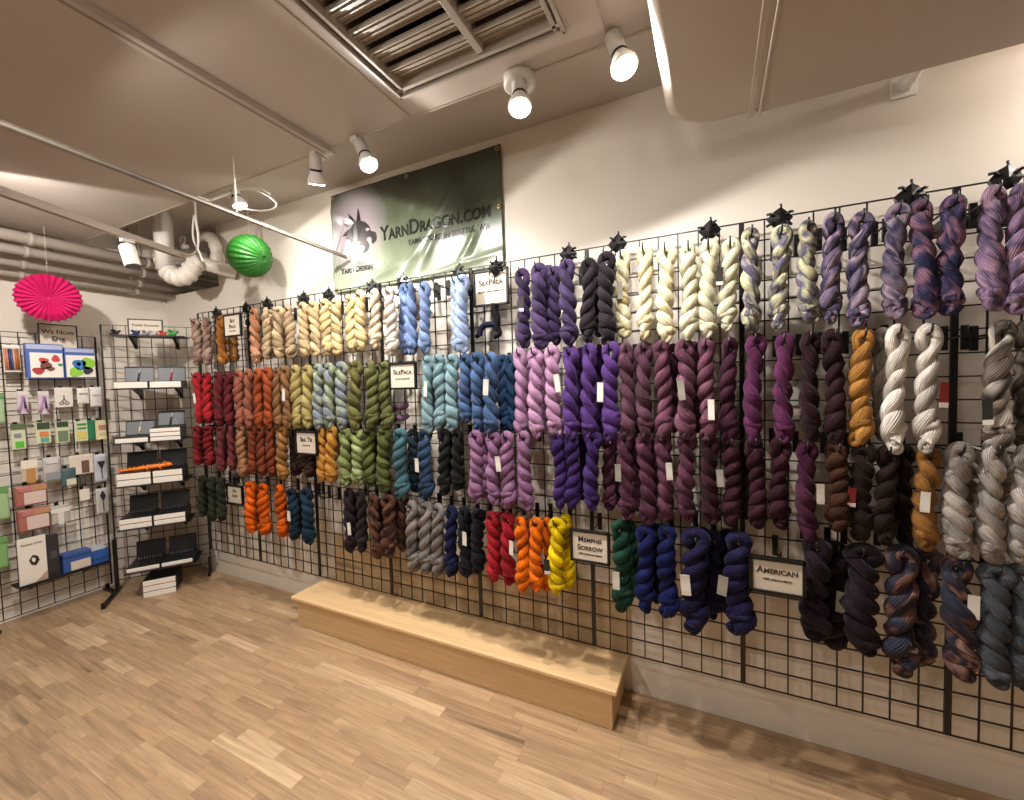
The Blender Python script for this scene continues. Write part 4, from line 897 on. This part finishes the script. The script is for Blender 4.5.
# ================================================================== GOODS ON THE LEFT GRID
def onA(u, v2, x=XA+.05): return at(u, v2, x=x)
def peg(t, W, H, reach):
    bm = bmesh.new(); tube(bm, [(0, 0, H/2-.008), (-0, reach, H/2-.006)], .0025, 6); bx(bm, -.01, .01, reach-.008, reach-.003, H/2-.02, H/2+.012); obj('peg', bm, BLACK, t)
def packet(name, label, cat, u0, v0, u1, v1, col, parts, depth=.008, out=.05, puff=0, group=None):
    """hanging packet; parts = [(part name, x0, z0, x1, z1 as fractions, colour)]"""
    x = XA+out; a, b2 = onA(u0, (v0+v1)/2, x), onA(u1, (v0+v1)/2, x); ym = (a.y+b2.y)/2; W = b2.y-a.y; zt, zb = onA((u0+u1)/2, v0, x).z, onA((u0+u1)/2, v1, x).z; H = zt-zb
    t = thing(name, label, cat, (x, ym, (zt+zb)/2), PI/2, group)
    bm = bmesh.new()
    if puff:
        n_ = 10; g_ = [[bm.verts.new((-W/2+W*i/n_, -depth/2-puff*math.sin(PI*i/n_)*math.sin(PI*j/n_)**.5*(1+.25*math.sin(i*2.1+j*1.3)), -H/2+H*j/n_)) for j in range(n_+1)] for i in range(n_+1)]
        h_ = [[bm.verts.new((-W/2+W*i/n_, depth/2, -H/2+H*j/n_)) for j in range(n_+1)] for i in range(n_+1)]
        for i in range(n_):
            for j in range(n_):
                bm.faces.new((g_[i][j], g_[i+1][j], g_[i+1][j+1], g_[i][j+1])).smooth = True; bm.faces.new((h_[i][j+1], h_[i+1][j+1], h_[i+1][j], h_[i][j]))
        for i in range(n_):
            bm.faces.new((h_[i][0], h_[i+1][0], g_[i+1][0], g_[i][0])); bm.faces.new((g_[i][n_], g_[i+1][n_], h_[i+1][n_], h_[i][n_]))
            bm.faces.new((g_[0][i], g_[0][i+1], h_[0][i+1], h_[0][i])); bm.faces.new((h_[n_][i], h_[n_][i+1], g_[n_][i+1], g_[n_][i]))
    else: bx(bm, -W/2, W/2, -depth/2, depth/2, -H/2, H/2)
    obj('packet_body', bm, mat('pack_'+col, col, .35), t)
    for pn, x0, z0, x1, z1, c in parts:
        fr = -depth/2-puff*.95
        if isinstance(c, str): box(pn, mat('pack_'+c, c, .4), -W/2+W*x0, -W/2+W*x1, fr-.003, fr, -H/2+H*z0, -H/2+H*z1, t)
    peg(t, W, H, out-.0)
    return t, W, H, -depth/2-puff
SC = 'sewing packets on the left grid'
def blob(t, name, pts, W, H, fr, col, extr=.002):
    return flatshape(name, [(-W/2+W*x, -H/2+H*z) for x, z in pts], mat('print_'+col, col, .5), t, fr-.001, extr)
def circ(cx_, cz_, rx, rz_, n=18, wob=.12, ph=0): return [(cx_+rx*math.cos(a)*(1+wob*math.sin(3*a+ph)), cz_+rz_*math.sin(a)*(1+wob*math.sin(3*a+ph))) for a in [2*PI*k/n for k in range(n)]]
# sign on top
x = XA+.06; a, b2 = onA(37.5, 335, x), onA(77, 335, x); zt_, zb_ = onA(57, 324.5, x).z, onA(57, 345, x).z
t = thing('framed_sign', 'black framed sign reading We Now Dye above the two blue kits', 'sign', (x, (a.y+b2.y)/2, (zt_+zb_)/2-.02), PI/2); sign_parts(t, b2.y-a.y, zt_-zb_+.04, ['We Now', 'Dye'], None, .007)
box('sign_clip', BLACK, -.01, .01, .004, .06, -.03, -.01, t)
# two blue craft kits
t, W, H, fr = packet('felt_kit', 'blue felting kit box with red fish picture, left of two', 'craft kit', 25, 344, 62.5, 378.5, '4664a8', [('picture_panel', .1, .03, .97, .74, 'e8e2d8'), ('top_band', .02, .84, .98, .97, 'a9b0d0')], .03, .09, 0, 'felting kits')
for q_, c in ((circ(.3, .22, .16, .10), 'a83232'), (circ(.5, .38, .16, .12, ph=2), '6e4038'), (circ(.45, .52, .13, .08, ph=1), 'b8463e'), (circ(.78, .58, .11, .10, ph=3), 'c03a48'), (circ(.9, .40, .07, .04), '2f8a5a'), (circ(.62, .28, .12, .06), '7a4a3a')): blob(t, 'printed_picture', q_, W, H, fr-.003, c)
t, W, H, fr = packet('felt_kit', 'blue felting kit box with green and blue bird picture, right of two', 'craft kit', 64, 348.5, 94, 378, '4664a8', [('picture_panel', .03, .03, .99, .76, 'e8e2d8'), ('top_band', .02, .86, .98, .98, 'a9b0d0')], .03, .09, 0, 'felting kits')
for q_, c in ((circ(.75, .5, .22, .2, ph=1), '8cc63a'), (circ(.32, .2, .22, .15, ph=2), '8cc63a'), (circ(.45, .45, .22, .17), '2f6fb5'), (circ(.72, .26, .17, .13, ph=1), '2c3038'), (circ(.42, .47, .07, .06), 'b9d0e6')): blob(t, 'printed_picture', q_, W, H, fr-.003, c, .0015+.0006*len(c))
t, W, H, fr = packet('needle_packet', 'clear packet of coloured knitting needles left of the blue kits', 'needles', 3, 345, 20, 372, 'cfc4b4', [('header_card', .0, .9, 1, 1.0, 'efe6d8')], .006, .05)
for k, c in enumerate(('c98268', 'c98268', '2c3c5c', '3a5a8a', 'd8a08a', 'b06a3c', '9a5a34')):
    bm = bmesh.new(); xx = -W/2+W*(.08+k*.13); tube(bm, [(xx, fr-.004, H*.36), (xx+.003, fr-.004, -H*.42)], .0045, 8); obj('needle', bm, mat('needle_'+c, c, .4), t)
# row of hanging notions
for k, (u0, u1) in enumerate(((17, 28), (38, 49))):
    t, W, H, fr = packet('scissors_packet', 'lilac handled snips in a clear packet, %s of two' % ('left', 'right')[k], 'scissors', u0, 391, u1, 414, 'cdbfc9', [('header_card', .0, .8, 1, 1, 'd9d0cf')], .005, .05, 0, 'lilac snips')
    for s_ in (-1, 1):
        bm = bmesh.new(); tube(bm, [(0, fr-.004, H*.3), (s_*W*.22, fr-.004, -H*.2), (s_*W*.45, fr-.004, -H*.42)], [.003, .006, .007], 8); obj('handle', bm, mat('lilac_plastic', 'b58ab5', .4), t)
    bm = bmesh.new(); tube(bm, [(W*.1, fr-.007, H*.25), (W*.2, fr-.007, -H*.25)], [.003, .007], 8); obj('blade', bm, mat('blade_dark', '4a4658', .35), t)
t, W, H, fr = packet('scissors_packet', 'white card with small black handled embroidery scissors', 'scissors', 54.5, 387.5, 72.5, 407, 'e3ddd4', [], .005, .05)
bm = bmesh.new()
for s_ in (-1, 1):
    tube(bm, [(0, fr-.003, H*.1), (0, fr-.003, -H*.1), (s_*W*.12, fr-.003, -H*.2)], .0022, 6); tube(bm, [(s_*W*.15+.010*math.cos(q_), fr-.003, -H*.3+.009*math.sin(q_)) for q_ in [j*PI/6 for j in range(12)]], .002, 6, closed=True)
obj('scissors', bm, BLACK, t)
packet('notion_packet', 'white crinkled packet right of the embroidery scissors', 'packet', 77, 388, 89, 404, 'e6e2da', [('printed_band', .15, .6, .85, .7, '9aa08c')], .005, .05, .006)
packet('notion_packet', 'white slanting packet at the right end of the scissors row', 'packet', 90, 387, 102, 407, 'dfdcd8', [('printed_band', .2, .55, .8, .62, 'b0aca8')], .005, .06, .008)
for lab, u0, v0, u1, v1, cols in (('green edged card of heart shaped notions, leftmost in the green row', 11, 424, 25.5, 449, [('header_card', 0, .78, 1, 1, '59684a'), ('print', .2, .45, .7, .62, '8a8a98'), ('heart_print', .25, .05, .85, .3, '57b83a')]),
                                 ('green card with orange and teal print in the green row', 35.5, 422, 50.5, 443, [('header_card', .1, .66, .95, .98, '3c4a34'), ('print', .25, .3, .85, .55, 'd9824a'), ('print', .3, .06, .85, .26, '55a898')]),
                                 ('green card with dark notions beside the orange printed card', 55.5, 421, 69, 442.5, [('header_card', .1, .72, .95, .98, '3c4a34'), ('print', .15, .05, .9, .55, '70806a')]),
                                 ('cream and yellow card in the green row', 74.5, 421, 87.5, 441, [('print', .2, .78, .9, .88, '4a8a50'), ('print', .2, .6, .9, .68, '4a8a50'), ('print', .15, .12, .9, .48, 'd9c46a')])):
    packet('notion_card', lab, 'notion card', u0, v0, u1, v1, 'c9d3ae', cols, .006, .05, 0, SC)
t, W, H, fr = packet('notion_card', 'dark green card behind the cream card at the right of the green row', 'notion card', 88, 420, 97, 439, '2f7a56', [], .006, .05, 0, SC)
packet('notion_card', 'cream card with pink print at the right end of the green row', 'notion card', 95.5, 420, 110, 439, 'ddd3a6', [('print', .2, .5, .75, .75, 'b0807a'), ('print', .2, .2, .75, .35, 'c9bf98')], .006, .08, 0, SC)
# lower area
packet('notion_card', 'small white card with a tan wooden notion under the green row', 'notion card', 21, 460, 37.5, 481, 'c3b49e', [('header_card', 0, .6, 1, 1, 'e6e0d0'), ('wooden_piece', .3, -.1, .85, .6, 'b98850')], .006, .05)
packet('notion_packet', 'silvery crumpled packet of small metal notions', 'packet', 43, 457, 61, 482, 'c0bdb8', [('header_card', .15, .75, .8, .98, 'd8d6d0'), ('metal_pieces', .1, .1, .9, .4, '8e9496')], .006, .05, .012)
packet('notion_packet', 'dark teal packet with a cream corner under the metal notions', 'packet', 61, 468, 76, 486, '4a6468', [('cream_corner', .3, .05, .95, .4, 'd6d0b8')], .006, .06, .008)
packet('notion_card', 'wide white card with brown wooden buttons', 'button card', 69, 454.5, 93, 474, 'ddd2c2', [('brown_buttons', .5, .05, .82, .68, '6e5648'), ('header_card', 0, .88, 1, 1, 'e8ddd0')], .006, .06)
packet('notion_packet', 'small dark round notion under the white button card', 'packet', 79, 475, 86, 486, '3c3a38', [('rim', .2, .2, .8, .8, '55524e')], .008, .05, .004)
packet('notion_card', 'small arched white tag hanging beside the tool packets', 'notion card', 79.5, 489, 89.5, 500, 'e9e2d2', [], .005, .05)
for k, (u0, v0, u1, v1) in enumerate(((94, 454, 107.5, 482), (96, 488, 109, 514))):
    t, W, H, fr = packet('tool_packet', 'pale blue grey packet with a black pendant tool, %s of two' % ('upper', 'lower')[k], 'tool packet', u0, v0, u1, v1, 'c6c6d0' if k == 0 else 'c9c8c0', [], .006, .05, .003, 'tool packets with black pendants')
    blob(t, 'pendant', ([(.2, .75), (.8, .75), (.55, .5), (.5, .45), (.45, .5)], [(.5, .92), (.72, .72), (.55, .55), (.5, .5), (.45, .55), (.28, .72)])[k], W, H, fr-.001, '2f3036', .004)
    bm = bmesh.new(); tube(bm, [(0, fr-.003, H*.0), (0.002, fr-.003, -H*.38)], .0025, 6); obj('cord', bm, mat('print_2f3036', '2f3036', .5), t)
for k, (u0, v0, u1, v1) in enumerate(((14, 485, 46, 505), (17, 508, 49, 530))):
    t, W, H, fr = packet('fabric_pouch', 'salmon pink zip pouch with a pale front packet, %s of two' % ('upper', 'lower')[k], 'pouch', u0, v0, u1, v1, 'a8685c', [('pale_packet', .25, .08, .95, .68, 'd3bdb4'), ('tan_header', .5, .72, 1, .98, 'b98c66'), ('pink_band', .1, .72, .5, .92, 'b8746c')], .03, .09, .008, 'salmon zip pouches')
packet('notion_packet', 'clear packet with a white bell shaped tool right of the lower pouch', 'tool packet', 50.5, 505, 70, 524, 'b7b0a6', [('white_head', .0, .62, 1, .85, 'e4e0da'), ('white_stem', .35, .0, .65, .62, 'dedad4')], .006, .06, .004)
for k, (v0, v1) in enumerate(((393, 424), (487, 521), (538, 570))):
    packet('green_packet', 'pale green packet at the left photo edge, %s one' % ('highest', 'middle', 'lowest')[k], 'packet', -14, v0, (4, 9, 8)[k], v1, ('a9c79a', '9fc08e', '7fae6c')[k], [('header_card', 0, .82, 1, 1, '6a9a58')], .01, .06, .006, 'green packets at the left edge')
# low shelf on the left grid with book and blue boxes
zs = onA(60, 580, XA+.16); 
a, b2 = onA(19, 584, XA+.16), onA(110, 566, XA+.16); zsh = (a.z+b2.z)/2
t = thing('wire_shelf', 'low black shelf on the left grid under the booklet and blue tins', 'shelf', (XA, (a.y+b2.y)/2, zsh), PI/2); Ls = b2.y-a.y
bm = bmesh.new(); bx(bm, -Ls/2, Ls/2, -.16, -.01, -.008, 0); bx(bm, -Ls/2, Ls/2, -.162, -.158, -.008, .012); obj('shelf_board', bm, BLACK, t, .001)
for s in (-Ls*.3, Ls*.3):
    bm = bmesh.new(); vs_ = [bm.verts.new((s+dx, y_, z_)) for dx in (-.01, .01) for y_, z_ in ((-.006, -.008), (-.13, -.008), (-.006, -.07))]
    bm.faces.new(vs_[:3]); bm.faces.new(list(reversed(vs_[3:])))
    for k in range(3): bm.faces.new((vs_[k], vs_[(k+1) % 3], vs_[3+(k+1) % 3], vs_[3+k]))
    obj('shelf_bracket', bm, BLACK, t)
def stand(name, label, cat, u0, u1, vt, x, depth, cols, group=None):
    a, b2 = onA(u0, 560, x), onA(u1, 560, x); W = b2.y-a.y; H = max(.04, onA((u0+u1)/2, vt, x).z-zsh)
    t = thing(name, label, cat, (x, (a.y+b2.y)/2, zsh), PI/2, group)
    for pn, x0, z0, x1, z1, d0, c in cols: box(pn, mat('pack_'+c, c, .4), -W/2+W*x0, -W/2+W*x1, -.001-d0, depth-d0, H*z0, H*z1, t, .001)
    return t, W, H
t, W, H = stand('pattern_booklet', 'white pattern booklet with a black knot emblem on the low shelf', 'booklet', 18, 47, 537, XA+.14, .01, [('cover', 0, 0, 1, 1, 0, 'e4ddd2')])
flatshape('cover_emblem', [(W*(x_-.5), H*z_) for x_, z_ in ((.36, .52), (.5, .62), (.68, .58), (.74, .48), (.6, .38), (.44, .42))], INK, t, -.002)
flatshape('cover_emblem', [(W*(x_-.5), H*z_) for x_, z_ in ((.45, .52), (.5, .57), (.6, .53), (.56, .46), (.5, .47))], CARD, t, -.0035)
text('cover_title', 'Dragon Knits', .016, INK, t, (0, -.002, H*.86)); flatshape('cover_corner', [(W*.5, 0), (W*.5, H*.22), (0, 0)], mat('pack_b49a86', 'b49a86', .5), t, -.0015)
stand('book', 'dark grey book standing between the booklet and the blue boxes', 'book', 47, 60, 535, XA+.12, .05, [('cover', 0, 0, 1, 1, 0, '2c2a2b'), ('spine_label', .3, .45, .8, .62, .002, '4a4848')])
t, W, H = stand('blue_box', 'blue carton with a white label on the low shelf, larger front one', 'box', 63, 92, 552, XA+.15, .09, [('carton', 0, 0, 1, 1, 0, '2f5596'), ('white_label', .25, .1, .95, .55, .002, 'cfc3b4'), ('top_band', 0, .78, 1, .9, .002, '26457e')], 'blue cartons')
t, W, H = stand('blue_box', 'blue carton with a pale top at the right end of the low shelf', 'box', 90.5, 109, 547, XA+.12, .09, [('carton', 0, 0, 1, .85, 0, '2f5aa4'), ('pale_top', 0, .85, .9, 1, 0, 'bcc0cc'), ('dark_band', 0, .25, 1, .32, .002, '26457e')], 'blue cartons')
